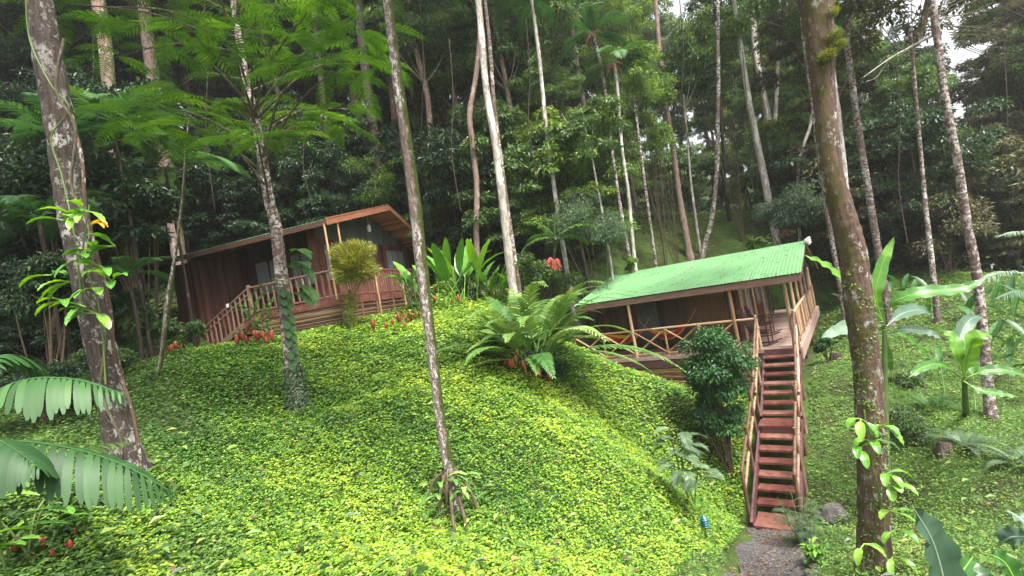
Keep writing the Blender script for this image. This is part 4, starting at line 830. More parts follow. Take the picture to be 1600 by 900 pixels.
cv_t = lambda x, Y, rg, n: rg.normal(.62, .15, n) - .22 * np.clip((-2.2 - x) / 4, 0, 1) * (Y < 13) + .14 * hn(x, Y, .55, 1) + .08 * hn(x, Y, 2.3, 4) + .10 * hn(x, Y, 11, 8) + .07 * hn(x, Y, 23, 3)  # tone falls towards the left: shade put into the leaf colour
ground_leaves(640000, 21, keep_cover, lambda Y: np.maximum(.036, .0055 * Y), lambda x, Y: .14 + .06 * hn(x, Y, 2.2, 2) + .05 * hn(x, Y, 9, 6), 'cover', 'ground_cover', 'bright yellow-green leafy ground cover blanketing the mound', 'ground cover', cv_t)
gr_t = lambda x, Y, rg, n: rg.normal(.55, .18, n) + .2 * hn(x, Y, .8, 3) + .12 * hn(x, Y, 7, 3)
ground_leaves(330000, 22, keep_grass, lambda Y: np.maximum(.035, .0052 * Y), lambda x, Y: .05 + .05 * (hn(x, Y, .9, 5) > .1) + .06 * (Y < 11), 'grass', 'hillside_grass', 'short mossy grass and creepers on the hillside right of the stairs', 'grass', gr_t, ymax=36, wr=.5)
def keep_left(px, py, x, Y):
    left = np.interp(Y, [3, 5, 7, 10, 14, 18], [-2.9, -4.2, -5.2, -6.6, -9.5, -12.5]); return (x < left + .9 + .4 * hn(x, Y, 2, 2)) & (Y < 16)
ground_leaves(260000, 24, keep_left, lambda Y: np.maximum(.055, .0075 * Y), lambda x, Y: .14 + .12 * hn(x, Y, 1.6, 7), 'grass', 'shade_toned_ground_cover', 'mixed ground cover on the slope at the left, shade put into its darker tone', 'ground cover', lambda x, Y, rg, n: rg.normal(.36, .2, n) + .15 * hn(x, Y, 1.2, 3) + .12 * hn(x, Y, 8, 3), ymax=16, wr=.55)  # lower tone than the mound: the slope's shade is in the leaf colour
keep_hill = lambda px, py, x, Y: (px > 930) & (px < 1290) & (Y > 19) & (py > 250)
ground_leaves(150000, 23, keep_hill, lambda Y: .0055 * Y, lambda x, Y: .08, 'grass', 'clearing_grass', 'mown grass of the sloping clearing behind the green roof, paled in tone as if sunlit', 'grass', lambda x, Y, rg, n: rg.normal(.82, .16, n) + .12 * hn(x, Y, .5, 3), ymax=44, wr=.35)  # raised tone stands in for sunlight on the clearing

rgv = np.random.default_rng(77)
def scatter_stuff(n, matk, Lr, name, label, cat, tone, hoff, seed):
    rg = np.random.default_rng(seed); Y = 3.4 * 5.0 ** rg.random(n); x = rg.uniform(-1.1, 1.1, n) * Y; k_ = keep_cover(0, 0, x, Y) | keep_grass(0, 0, x, Y); x, Y = x[k_], Y[k_]; n = len(x); l = rg.uniform(*Lr, n)
    mb = MB(); leaves(mb, np.stack([x, Y, H(x, Y) + hoff + rg.uniform(0, .05, n)], -1), rand_dir(rg, n, -.1, .5), nrm(rand_dir(rg, n) * .5 + [0, -.2, 1]), l, l * .45, np.clip(rg.normal(tone, .25, n), 0, 1), .2, .3); tag(mb.build(name, LM[matk]), label, cat, kind='stuff')
scatter_stuff(420, 'litter', (.05, .12), 'fallen_leaves', 'brown fallen leaves lying scattered over the ground cover and grass', 'leaf litter', .6, .17, 5)
scatter_stuff(2600, 'mid', (.08, .17), 'seedlings', 'dark seedlings and larger weeds poking through the ground cover', 'weeds', .6, .17, 6)
rg = np.random.default_rng(41); n = 900; u = rg.random(n); x = np.interp(u, tt, cx) + rg.normal(0, .26, n); Y = np.interp(u, tt, cy) + rg.normal(0, .26, n); k_ = pathdist(x, Y) < .56; x, Y = x[k_], Y[k_]; n = len(x); l = rg.uniform(.02, .08, n)
mb = MB(); leaves(mb, np.stack([x, Y, H(x, Y) + .062 + rg.uniform(0, .012, n)], -1), rand_dir(rg, n, -.1, .1), nrm(rand_dir(rg, n) * .3 + [0, 0, 1]), l, l * .5, rg.random(n), .15, .1); tag(mb.build('fallen_leaves', LM['litter']), 'small brown leaf litter and chips on the gravel path', 'leaf litter', kind='stuff')
# ------------------------------------------------------------------ shrubs and plants
def shrub(name, label, px, py, Y, rpx, matk, n, L, seed, cat='shrub', flat=.9, stem=True, ncl=16, cz=None, group=None, wr=.45, even=False):
    """leafy shrub centred on image row py at distance Y; stems reach the ground"""
    c = P(px, py, Y); R = rpx * Y / F; z = h1(c[0], Y); base = np.array([c[0], Y, z]); rg = np.random.default_rng(seed); t = thing(name, label, cat, base, 0, group)
    nlb = max(3, ncl // 6); lob = rand_dir(rg, nlb, -.9, 1) * R * rg.uniform(.3, .75, (nlb, 1)) * [1, 1, flat]; lr = R * rg.uniform(.22, .5, nlb)
    if even: lob = lob * .8; lr = R * rg.uniform(.4, .55, nlb)
    li = rg.integers(0, nlb, ncl)
    d = rand_dir(rg, ncl, -.8, 1); cen = c + lob[li] + d * (lr[li][:, None] * rg.random((ncl, 1)) ** .4); mb = MB(); cloud(mb, cen, R * .24 * rg.uniform(.5, 1.5, ncl), int(n * .8), L * 1.15, rg, wr=wr, flat=.75, thick=.8, zmin=-.8); mb.build('foliage', LM[matk], t, base)
    if stem:
        mb = MB()
        for k in range(min(7, ncl)): mb.tube(spline([base + [rg.uniform(-.05, .05), 0, -.1], (base + cen[k]) / 2 + rg.normal(0, .05, 3), cen[k]], 4), np.linspace(.025, .008, 9), 5, cap=False)
        mb.build('stem', ROOT, t, base)
    return t, base, c
def bracts(mb, base, n, rg, spread=.3, hgt=.35, s=1.):
    for k in range(n):
        p = base + np.array([rg.normal(0, spread), rg.normal(0, spread * .6), 0]); p[2] = h1(p[0], p[1]); hh = hgt * rg.uniform(.5, 1.2); L_ = rg.uniform(.10, .26) * s; r = L_ * rg.uniform(.16, .24)
        q = p + [rg.normal(0, .05), rg.normal(0, .05), hh]; zz = np.linspace(0, 1, 9); rr = r * np.sqrt(np.clip(np.sin(np.pi * (zz * .92 + .04)), 0, 1)) * (1 + .3 * (np.arange(9) % 2)); tone = np.clip(rg.normal(.35, .28), 0, 1)
        mb.tube(np.stack([q[0] + 0 * zz, q[1] + 0 * zz, q[2] + zz * L_], -1), rr, 8, tone=tone)
def ginger(label, px, Y, py, n, leaf=14, seed=0, hgt=.3, spread=.25, s=1., lh=.9, group=None):
    b = gp(px, Y, py); t = thing('torch_ginger', label, 'plant', b, 0, group); rg = np.random.default_rng(seed)
    mb = MB(); bracts(mb, b, n, rg, spread, hgt, s); mb.build('flower_head', LM['bract'], t, b)
    mb = MB()
    for k in range(n): pass
    for k in range(max(4, n // 2)): q = b + [rg.normal(0, spread), rg.normal(0, spread * .6), 0]; mb.tube([q - [0, 0, .1], q + [0, 0, hgt]], .01, 5, cap=False)
    for k in range(leaf // 3):
        q = b + [rg.normal(0, spread), rg.normal(0, spread), 0]; a = rg.uniform(0, 6.28); e = q + np.array([math.cos(a) * .25, math.sin(a) * .25, lh * rg.uniform(.7, 1.1)]); sp = spline([q, (q + e) / 2 + [0, 0, .1], e], 4); mb.tube(sp, .011, 5, cap=False)
    mb.build('stem', STEM, t, b); mb = MB()
    for k in range(leaf):
        q = b + np.array([rg.normal(0, spread), rg.normal(0, spread), rg.uniform(.1, lh)]); a = rg.uniform(0, 6.28); paddle(mb, q, (math.cos(a), math.sin(a), rg.uniform(.1, .9)), .32, .09, .8, rg, tone=rg.uniform(.2, .8), nseg=5)
    mb.build('leaf', LM['banana'], t, b); return t
shrub('leafy_bush', 'glossy dark green round bush hiding the veranda corner left of the stairs', 1116, 580, 11.9, 60, 'bush', 30000, .08, 31, flat=1.25, ncl=110, even=True)
shrub('leafy_bush', 'dark low leaves in the shade under the round bush left of the stairs', 1122, 652, 11.9, 48, 'bush', 12000, .075, 53, flat=.8, ncl=46, even=True)
shrub('feathery_shrub', 'wide bluish feathery shrub in front of the palms, left of the green roof', 915, 350, 19.5, 78, 'blue', 15000, .09, 32, ncl=40, wr=.3)
shrub('leafy_bush', 'pale green spreading bush on the slope right above the green roof', 1245, 335, 22.5, 70, 'blue', 12000, .11, 33, ncl=30)
shrub('leafy_bush', 'yellow-green bush behind the roof peak of the red cabin', 590, 285, 22.5, 55, 'light', 6000, .10, 34, ncl=20)
shrub('leafy_bush', 'bright fresh bush glowing in mid-forest left of the crooked mossy tree', 1000, 215, 24, 50, 'light', 6000, .13, 35, ncl=22)
shrub('leafy_bush', 'small bright bush at the left end of the green roof', 990, 410, 20.5, 20, 'light', 1500, .09, 36, ncl=8)
shrub('leafy_bush', 'bushy dark shrub at the left edge below the leaning trunk leaves', 45, 450, 9, 90, 'dark', 11000, .09, 37, ncl=34, flat=.9)
shrub('leafy_bush', 'dark shrub filling the gap left of the red cabin wall', 225, 510, 14.5, 55, 'mid', 7000, .10, 38, ncl=24)
shrub('leafy_bush', 'low mid-green shrub at the mossy sapling foot', 170, 560, 12, 50, 'mid', 7000, .08, 39, ncl=24, flat=.6)
shrub('leafy_bush', 'low dark shrub on the left slope behind the big fronds', 70, 600, 9, 70, 'dark', 8000, .07, 40, ncl=28, flat=.6)
shrub('leafy_bush', 'low green shrub at the corner of the red cabin stairs', 300, 520, 14.6, 28, 'mid', 3000, .08, 41, ncl=12, flat=.8)
shrub('leafy_bush', 'dark olive thicket at the forest edge behind the spotted trunk', 1470, 360, 19.5, 75, 'olive', 10000, .13, 42, ncl=30)
shrub('leafy_bush', 'low dark creeper mound right of the mossy big trunk', 1425, 655, 10.6, 45, 'mid', 6000, .05, 43, ncl=26, flat=.35, stem=False)
shrub('leafy_bush', 'small leafy mound on the hillside beside the stumps', 1400, 590, 12.5, 30, 'mid', 3000, .06, 44, ncl=14, flat=.3, stem=False)
shrub('leafy_bush', 'trailing dark plant just right of the veranda side board', 1290, 540, 15, 20, 'bush', 1800, .08, 45, ncl=8, flat=.8)
shrub('leafy_bush', 'pale broad-leaved bush peeping over the top edge of the green roof', 1186, 380, 22, 18, 'light', 500, .3, 46, ncl=7, flat=.5, wr=.6)
shrub('understorey_bush_tree', 'dark leafy tree between the thick left trunk and the tan trunk, upper half', 185, 190, 15.5, 85, 'dark', 12000, .16, 48, cat='tree', ncl=46)
shrub('understorey_bush_tree', 'dark leafy tree filling the gap left of the mossy sapling', 195, 330, 14.5, 75, 'dark', 11000, .15, 49, cat='tree', ncl=40)
shrub('understorey_bush_tree', 'deep dark foliage behind the thick trunk at the left edge', 30, 300, 13, 110, 'dark', 14000, .15, 50, cat='tree', ncl=50)
shrub('understorey_bush_tree', 'light leafy tree in mid-forest left of the tan-based trunk', 1010, 150, 25.5, 60, 'light', 7000, .17, 51, cat='tree', ncl=36)
shrub('understorey_bush_tree', 'light green treetop high in the forest left of the bending white trunk', 1105, 70, 27, 65, 'light', 8000, .18, 52, cat='tree', ncl=40)
# the orange dead clump on the slope bush
t, b, c = shrub('bromeliad', 'rusty orange clump in the bush above the green roof end', 1228, 366, 21.2, 10, 'litter', 500, .14, 47, cat='plant', ncl=5, stem=False)
# topiary-like shrub by the deck rail
b = gp(549, 15.1, 520); t = thing('round_headed_shrub', 'yellowish ball-headed shrub on a bare stem before the deck rail', 'shrub', b); rg = np.random.default_rng(9)
c = P(553, 412, 15.1); c2 = P(548, 460, 15.1); mb = MB(); n = 9000; o = rand_dir(rg, n, -1, 1); rr = rg.random(n) ** .4 * .62; rr = rr * (1 + .22 * np.sin(o[:, 0] * 4 + 1) * np.cos(o[:, 2] * 5) + .12 * np.sin(o[:, 1] * 9)); p = c + o * rr[:, None] * [1, 1, 1.0] 
leaves(mb, p, nrm(o * [1, 1, .6] + [0, 0, .5] + rand_dir(rg, n) * .4), rand_dir(rg, n), .2, .02, np.clip(rg.normal(.6, .25, n), 0, 1), 0, .3)
n = 1100; u = rg.random(n); p = c2 + (b - c2) * (u[:, None] ** 1.3 * .75) + rg.normal(0, .09, (n, 3)) * (1 - u[:, None] * .6) * [1.6, 1.6, 1]; leaves(mb, p, nrm(rand_dir(rg, n, -.5, 1)), rand_dir(rg, n), .15, .015, np.clip(rg.normal(.35, .2, n), 0, 1), 0, .3); mb.build('foliage', LM['drac'], t, b)
mb = MB()
for k in range(4): q = c + rg.normal(0, .2, 3); mb.tube(spline([b - [0, 0, .15], b + (c2 - b) * .6 + rg.normal(0, .03, 3), c2 + rg.normal(0, .05, 3), q], 4), np.linspace(.03, .012, 13), 6, cap=False)
mb.build('stem', ROOT, t, b)
# torch gingers
ginger('red and yellow flower heads clustered below the stairs of the red cabin', 402, 13.2, 545, 20, 12, 1, .28, .36, 1.15)
ginger('small red flower heads at the left foot of the red cabin', 268, 13.5, 560, 9, 8, 2, .25, .14, 1.1)
ginger('row of yellow and red flower heads behind the middle palm', 636, 14.8, 512, 15, 8, 3, .25, .42, 1.1, .5)
ginger('few red flower heads on the crest under the heliconias', 706, 16.2, 480, 4, 9, 4, .3, .28, 1.0)
ginger('dim red and yellow flower heads in the bottom left corner', 50, 4.1, 870, 11, 22, 5, .12, .2, .42, .5)
# leafy stems standing before the deck stairs
def stem_plant(name, label, px, Y, py, n, hgt, seed, matk='palm', L=.34, W=.09, cat='plant', per=9, splay=.35):
    b = gp(px, Y, py); t = thing(name, label, cat, b); rg = np.random.default_rng(seed); mb = MB(); ms = MB()
    for k in range(n):
        a = rg.uniform(0, 6.28); e = b + np.array([math.cos(a) * splay, math.sin(a) * splay, 1]) * hgt * rg.uniform(.7, 1.05); sp = spline([b + rg.normal(0, .05, 3) * [1, 1, 0], (b + e) / 2 + [0, 0, hgt * .08], e], 5); ms.tube(sp, .012, 5, cap=False)
        for j in range(per):
            q = sp[int(3 + (len(sp) - 4) * j / per)]; aa = a + j * 2.4; paddle(mb, q, (math.cos(aa), math.sin(aa), rg.uniform(.2, .8)), L * rg.uniform(.7, 1.1), W, 1.1, rg, tone=rg.uniform(.2, .85), nseg=6)
    ms.build('stem', STEM, t, b); mb.build('leaf', LM[matk], t, b); return t, b
stem_plant('leafy_stemmed_plant', 'green leafy stems growing above the red flower heads by the deck stairs', 412, 13.4, 540, 7, 1.55, 61)
stem_plant('leafy_stemmed_plant', 'loose dark leafy stems at the right end of the red cabin deck', 655, 14.6, 505, 6, 1.5, 62, 'bush', .3, .08)
stem_plant('leafy_stemmed_plant', 'fresh weeds growing at the bottom of the path', 1275, 6.4, 885, 6, .38, 63, 'banana', .2, .06, per=6)
# heliconia clump behind the crest
def clump(name, label, px, Y, py, n, L, W, seed, matk='banana', pet=.8, spread=.35, up=2.2, droop=1.0, cat='plant', tone=(.3, .8), face=None):
    b = gp(px, Y, py); t = thing(name, label, cat, b); rg = np.random.default_rng(seed)
    for k in range(n):
        a = rg.uniform(0, 6.28); q = b + np.array([rg.normal(0, spread), rg.normal(0, spread), -.05]); mb = MB()
        paddle(mb, q, (math.cos(a), math.sin(a), up * rg.uniform(.6, 1.6)), L * rg.uniform(.7, 1.15), W * rg.uniform(.8, 1.1), droop * rg.uniform(.5, 1.3), rg, tone=rg.uniform(*tone), petiole=pet * rg.uniform(.7, 1.2)); mb.build('leaf', LM[matk], t, b)
    return t, b
clump('heliconia', 'tall broad-leaved heliconia clump behind the mound crest', 712, 17.2, 470, 22, 1.5, .36, 71, pet=1.0, spread=.55)
clump('heliconia', 'lower broad-leaved heliconia clump beside the thin trunks', 778, 16.6, 470, 16, 1.2, .32, 72, pet=.7, spread=.5, up=1.6)
shrub('leafy_bush', 'hedge-like leafy bank at the crest below the heliconias', 730, 455, 17.5, 48, 'mid', 8000, .10, 73, ncl=24, flat=.5)
shrub('leafy_bush', 'leafy bank behind the frond clump left of the green roof', 850, 440, 19.5, 55, 'mid', 9000, .10, 74, ncl=24, flat=.6)
b = gp(645, 16.8, 490); t = thing('small_palm', 'stiff-fingered small palm at the right corner of the red cabin', 'palm', b); rg = np.random.default_rng(8); mb = MB()
for k in range(9): a = k * .7; frond(mb, b + [0, 0, .9], (math.cos(a), math.sin(a), 1.2), 1.0, 1.0, 16, .35, .04, rg, ang=40, tone=.5)
mb.tube([b - [0, 0, .2], b + [0, 0, .95]], .04, 6); mb.build('frond', LM['palm'], t, b)
# red-fruited palm
b = gp(862, 18, 450); t = thing('red_fruited_palm', 'small palm with red fruit bunches and arching fronds behind the mound', 'palm', b); rg = np.random.default_rng(18); top = P(868, 372, 18); mb = MB(); mb.tube(spline([b - [0, 0, .2], (b + top) / 2, top]), .06, 8); mb.build('trunk', BK['grey'], t, b)
for (dx, dz, L) in ((-1, 1.6, 1.5), (1.4, 1.0, 1.7), (-1.4, .5, 1.5), (.2, 1.8, 1.2), (.8, .2, 1.3), (-.3, .3, 1.2)):
    mb = MB(); frond(mb, top, (dx, rg.uniform(-.5, .3), dz), L, 1.5, 34, .5, .055, rg, ang=62, tone=.7, ldroop=.5, rr=.018); mb.build('frond', LM['palm'], t, b)
REDF = simple('red_fruit', [(.3, (.22, .04, .025)), (.7, (.45, .10, .06))])
for (px, py) in ((861, 408), (871, 410)):
    c = P(px, py, 17.7); mb = MB()
    for k in range(26): e = c + np.array([rg.normal(0, .11), rg.normal(0, .08), rg.uniform(-.3, .05)]); mb.tube(spline([c + [0, 0, .15], (c + e) / 2 + [rg.normal(0, .05), 0, .05], e], 3), .014, 4, cap=False)
    mb.build('fruit_bunch', REDF, t, b)
# big frond clump on the mound shoulder
b = gp(830, 11.3, 578); t = thing('frond_clump', 'big arching clump of toothed fronds on the shoulder of the mound', 'plant', b); rg = np.random.default_rng(19)
for k in range(64):
    a = k * 2.399 + rg.uniform(-.3, .3); el = rg.uniform(.35, 2.4); q = b + np.array([rg.normal(0, .22), rg.normal(0, .2), 0]); L = rg.uniform(1.7, 3.3) * (1.08 if math.cos(a) > 0 else .95)
    mb = MB(); pts = curve(q, (math.cos(a), math.sin(a) * .8, el), L * 1.0, 1.2 + .4 * el * rg.uniform(.7, 1.3), 18); frond_on(mb, pts, 21, .36, .088, rg, ang=58, tone=float(np.clip(rg.normal(.72, .16), 0, 1)), ldroop=.2, vee=.1, shape='palm', start=.38, rr=.014); mb.build('frond', LM['cycad'], t, b)
mb = MB(); bracts(mb, b + [-.12, -.35, 0], 26, rg, .3, .2, .9); mb.build('flower_head', LM['bract'], t, b)
mb = MB(); cloud(mb, [b + [.3, -.1, .15], b + [.1, -.1, .2], b + [.5, .1, -.1], b + [-.2, .1, .2]], .38, 5000, .06, rg, wr=.5, zmin=-.8, thick=.8); mb.build('leaf', LM['dark'], t, b)
# lobed pale plant and feathery plant in front of the stairs
b = gp(1082, 8.0, 790); t = thing('lobed_leaf_plant', 'pale bluish plant with deeply cut leaves beside the teal garden lamp', 'plant', b); rg = np.random.default_rng(23)
tops = [P(1065, 715, 8.0), P(1050, 690, 8.1), P(1090, 740, 7.9), P(1062, 668, 8.05)]; ms = MB(); mb = MB()
for tp in tops:
    ms.tube(spline([b + rg.normal(0, .03, 3) * [1, 1, 0] - [0, 0, .1], (b + tp) / 2 + rg.normal(0, .03, 3), tp], 4), .011, 6, cap=False)
    for k in range(9):
        a = k * 2.4 + rg.uniform(0, 1); d = (math.cos(a), math.sin(a), rg.uniform(.1, .9)); pts = curve(tp + (b - tp) * rg.uniform(0, .3), d, rg.uniform(.38, .55), 1.4, 10); frond_on(mb, pts, 8, .17, .045, rg, ang=55, tone=rg.uniform(.4, .9), ldroop=.2, shape='palm', start=.4, rr=.005)
ms.build('stem', STEM, t, b); mb.build('leaf', LM['blue'], t, b)
b = gp(1262, 8.2, 850); t = thing('feathery_plant', 'airy feathery plant overhanging the right side of the lower stairs', 'plant', b); rg = np.random.default_rng(24); ms = MB(); mb = MB()
for k in range(16):
    a = rg.uniform(0, 6.28); e = b + np.array([math.cos(a) * .35 - .08, math.sin(a) * .35, rg.uniform(.5, 1.15)]); sp = spline([b + rg.normal(0, .06, 3) * [1, 1, 0], (b + e) / 2 + rg.normal(0, .05, 3), e], 5); ms.tube(sp, .006, 4, cap=False)
    for j in range(7):
        q = sp[2 + j]; aa = rg.uniform(0, 6.28); pts = curve(q, (math.cos(aa), math.sin(aa), .5), .24, 1.0, 6); frond_on(mb, pts, 9, .09, .008, rg, ang=50, tone=rg.uniform(.2, .7), shape='palm', rr=.003)
ms.build('stem', STEM, t, b); mb.build('leaf', LM['blue'], t, b)
# teal garden lamp
b = gp(1101, 7.6, 840); c = P(1101, 817, 7.6); t = thing('garden_lamp', 'small teal ribbed garden lamp on a stake in the ground cover', 'lamp', b); mb = MB()
for k in range(4): z = c[2] - .06 + k * .035; mb.tube([(c[0], c[1], z), (c[0], c[1], z + .006), (c[0], c[1], z + .018), (c[0], c[1], z + .024)], [.03, .066, .06, .03], 14)
mb.tube([(c[0], c[1], c[2] + .08), (c[0], c[1], c[2] + .10), (c[0], c[1], c[2] + .12)], [.05, .03, .012], 12); mb.build('lamp_shade', TEAL, t, b)
mb = MB(); mb.tube([c - [0, 0, .06], b - [0, 0, .1]], .012, 6); mb.build('stake', STEM, t, b)

# ------------------------------------------------------------------ climbers and leaves on the near trunks (each climber is a thing of its own)
def climb_leaves(name, label, items, matk, parentY, L, W, seed, droop=1.4, tone=(.4, .85), vine=None, cat='climber', extra=None):
    rg = np.random.default_rng(seed); pts = [P(a, b, parentY) for a, b in items]; base = pts[-1].copy(); t = thing(name, label, cat, base); mb = MB()
    for (px, py), q in zip(items, pts):
        for k in range(3): a = rg.uniform(-2.9, -.2); paddle(mb, q, (math.cos(a), math.sin(a) * .8, rg.uniform(-.3, .9)), L * rg.uniform(.7, 1.15), W * rg.uniform(.8, 1.1), droop, rg, tone=rg.uniform(*tone), petiole=.08, nseg=7)
    mb.build('leaf', LM[matk], t, base)
    if vine: mb = MB(); mb.tube(spline([P(a, b, parentY + .02) for a, b in vine], 5), .010, 6, .1, 3); mb.build('stem', STEM, t, base)
    return t, base
t, b = climb_leaves('climbing_plant', 'large-leaved climber with one yellow leaf on the thick left trunk', [(120, 340), (100, 345), (135, 330), (150, 395), (125, 405), (165, 420), (110, 440), (150, 450), (175, 440), (135, 480), (100, 470), (150, 490), (180, 385), (80, 430)], 'banana', 5.85, .27, .11, 91, vine=[(140, 320), (130, 400), (150, 460), (160, 520), (165, 600)])
mb = MB(); rg = np.random.default_rng(1)
for a in (-.2, .4, -.9): paddle(mb, P(143, 352, 5.75), (math.cos(a), -.3, .35 + .2 * a), .30, .055, 1.6, rg, tone=.6, nseg=7)
mb.build('yellow_leaf', LM['yellow'], t, b)
climb_leaves('climbing_plant', 'heart-leaved climber around the lower part of the mossy big trunk', [(1345, 655), (1360, 690), (1375, 665), (1342, 700), (1392, 760), (1395, 800), (1385, 740), (1400, 830), (1350, 850), (1395, 870)], 'banana', 6.3, .24, .10, 92, droop=2.2, tone=(.5, .95), vine=[(1350, 640), (1362, 720), (1380, 800), (1384, 900)])
rg = np.random.default_rng(93); tb = T27[1]; t = thing('trunk_creeper', 'tiny-leaved yellow-green creeper on the mossy big trunk', 'climber', tb); mb = MB(); sp, rd = T27[2], T27[3]; i = np.clip((int(len(sp) * .45) * rg.random(900) ** .8 * (.75 + .25 * np.sin(np.arange(900)))).astype(int), 0, len(sp) - 1); a = 4.4 + .9 * np.sin(i * .21) + rg.normal(0, .35, 900); p = sp[i] + np.stack([np.cos(a) * (rd[i] + .01), np.sin(a) * (rd[i] + .01), rg.uniform(-.06, .06, 900)], -1)
leaves(mb, p, nrm(rand_dir(rg, 900) + [0, 0, -.3]), np.stack([np.cos(a), np.sin(a), 0 * a + .5], -1), .035, .022, rg.uniform(.1, .8, 900)); mb.build('leaf', LM['light'], t, tb)
# moss lump and bromeliad near the top of the mossy trunk
mb = MB(); t = thing('moss_tuft', 'hanging moss clump near the top of the mossy big trunk', 'moss', P(1305, 60, 6.4)); cloud(mb, [P(1296, 20, 6.45), P(1300, 55, 6.4), P(1308, 70, 6.4), P(1292, 85, 6.4)], .11, 3500, .03, rg, thick=.9, zmin=-1, wr=.3); mb.build('moss', LM['drac'], t, P(1305, 60, 6.4))
# scale-leaved climber and monstera on the ferny tree
sp, rd, tb = T4[2], T4[3], T4[1]; t = thing('shingle_climber', 'overlapping round leaves climbing the slender tree with split fronds above', 'climber', tb); mb = MB(); rg = np.random.default_rng(94)
zz = np.linspace(P(460, 570, 10.2)[2], P(448, 455, 10.2)[2], 15)
for k, z in enumerate(zz):
    i = int(np.argmin(abs(sp[:, 2] - z))); a = -math.pi / 2 + (.95 if k % 2 else .45); q = sp[i] + np.array([math.cos(a), math.sin(a), 0]) * (rd[i] + .02); paddle(mb, q + [0, 0, .08], (math.cos(a) * .5, math.sin(a) * .5, -1), .2, .15, .6, rg, tone=rg.uniform(.2, .6), face=(math.cos(a), math.sin(a), .1), nseg=6, rip=0)
mb.build('leaf', LM['palm'], t, tb)
mb = MB()
for (px, py, dx, dz) in ((449, 400, 1, .6), (452, 420, 1.2, .2), (450, 440, -.9, .5), (455, 430, .8, 1), (452, 450, -.7, .3), (458, 445, 1.2, -.1), (455, 460, .9, .2)):
    frond(mb, P(px, py, 10.1), (dx, -.6, dz), .8, 2.0, 14, .24, .055, rg, ang=62, tone=rg.uniform(.3, .7), ldroop=.25, shape='palm', start=.25)
mb.build('split_leaf', LM['palm'], t, tb)
mb = MB(); t = thing('ivy', 'pale small-leaved ivy wrapped round the foot of the slender tree', 'climber', tb); n = 1500; i = np.argmin(abs(sp[:, 2][None] - (tb[2] + rg.random(n)[:, None] ** 1.3 * 1.0)), axis=1); a = rg.uniform(0, 6.28, n); r_ = rd[i] + .02 + .05 * rg.random(n)
leaves(mb, sp[i] + np.stack([np.cos(a) * r_, np.sin(a) * r_, rg.uniform(-.06, .06, n)], -1), nrm(rand_dir(rg, n) + [0, 0, -.6]), np.stack([np.cos(a), np.sin(a), 0 * a + .5], -1), .06, .045, rg.uniform(.1, .9, n)); mb.build('leaf', LM['blue'], t, tb)
# stilt roots and fern at the middle palm
sp, tb = T5[2], T5[1]; top = P(704, 728, 6.8)
for (px, py) in ((668, 792), (686, 820), (712, 850), (733, 846), (752, 812), (722, 800), (700, 812), (742, 790)):
    q = gray(px, py); q = np.array([q[0], q[1], h1(q[0], q[1]) + .0]); m = (top + q) / 2 + [0, 0, .08] + (q - top) * [.15, .15, 0]; mb = MB(); mb.tube(spline([top + rg.normal(0, .02, 3), m, q], 6), np.linspace(.026, .018, 13), 7, .1, 5); mb.build('stilt_root', ROOT, T5[0], tb)
t = thing('root_fern', 'small leafy plant perched on the stilt roots of the middle palm', 'plant', tb); mb = MB()
for (px, py) in ((700, 745), (712, 755), (690, 760), (720, 750), (705, 770), (728, 765), (682, 775)):
    for k in range(2): a = rg.uniform(-3, 0); paddle(mb, P(px, py, 6.5), (math.cos(a), math.sin(a) * .7, rg.uniform(.2, 1)), .32, .085, 1.8, rg, tone=rg.uniform(.4, .9), nseg=6)
for k in range(10): q = gray(660 + k * 9, 800 + 15 * (k % 3)) + [0, 0, .12]; a = rg.uniform(0, 6.28); frond(mb, q, (math.cos(a), math.sin(a), .7), .35, 1.2, 10, .1, .02, rg, tone=.5)
mb.build('leaf', LM['cycad'], t, tb)

# bright ferny sprays of the slender tree
def spray(c, L, a, el, rg, mb, nl=16, LL=.22, W=.038, tone=.5):
    pts = curve(c, (math.cos(a), math.sin(a), el), L, 1.0, 12); frond_on(mb, pts, nl, LL, W, rg, ang=72, tone=float(np.clip(rg.normal(tone, .12), 0, 1)), ldroop=.15, vee=.05, shape='palm', start=.15, rr=.006, tj=.07)
rg = np.random.default_rng(97); t, tb, sp, rd = T4[0], T4[1], T4[2], T4[3]
cl = [(330, 20), (400, 30), (430, 70), (480, 30), (520, 60), (560, 90), (470, 110), (520, 120), (350, 80), (300, 60), (270, 20), (240, 50), (560, 40), (590, 110), (420, 180), (370, 200), (480, 180), (520, 200), (330, 170), (300, 200), (450, 215), (545, 180), (400, 215), (180, 100), (240, 190), (210, 170), (270, 150), (150, 20), (100, 15), (500, 0), (380, -20), (440, -10), (330, -30)]
for ci, (px, py) in enumerate(cl):
    Y = 10.2 + rg.uniform(-2.6, 1.2); c = P(px, py - 10, Y); i = int(np.argmin(abs(sp[:, 2] - (c[2] - .6)))); mbb = MB(); m = (sp[i] + c) / 2 + [0, 0, .25]
    mbb.tube(spline([sp[i], m, c], 5), np.linspace(.03, .01, 11), 5, cap=False); mbb.build('branch', BK['grey'], t, tb); mb = MB()
    for k in range(6): spray(c + rg.normal(0, .12, 3), rg.uniform(.8, 1.25), k * .785 + rg.uniform(-.3, .3), rg.uniform(-.1, .45), rg, mb, tone=.5 if py < 150 else .62)
    mb.build('leaf_spray', LM['fern'], t, tb)
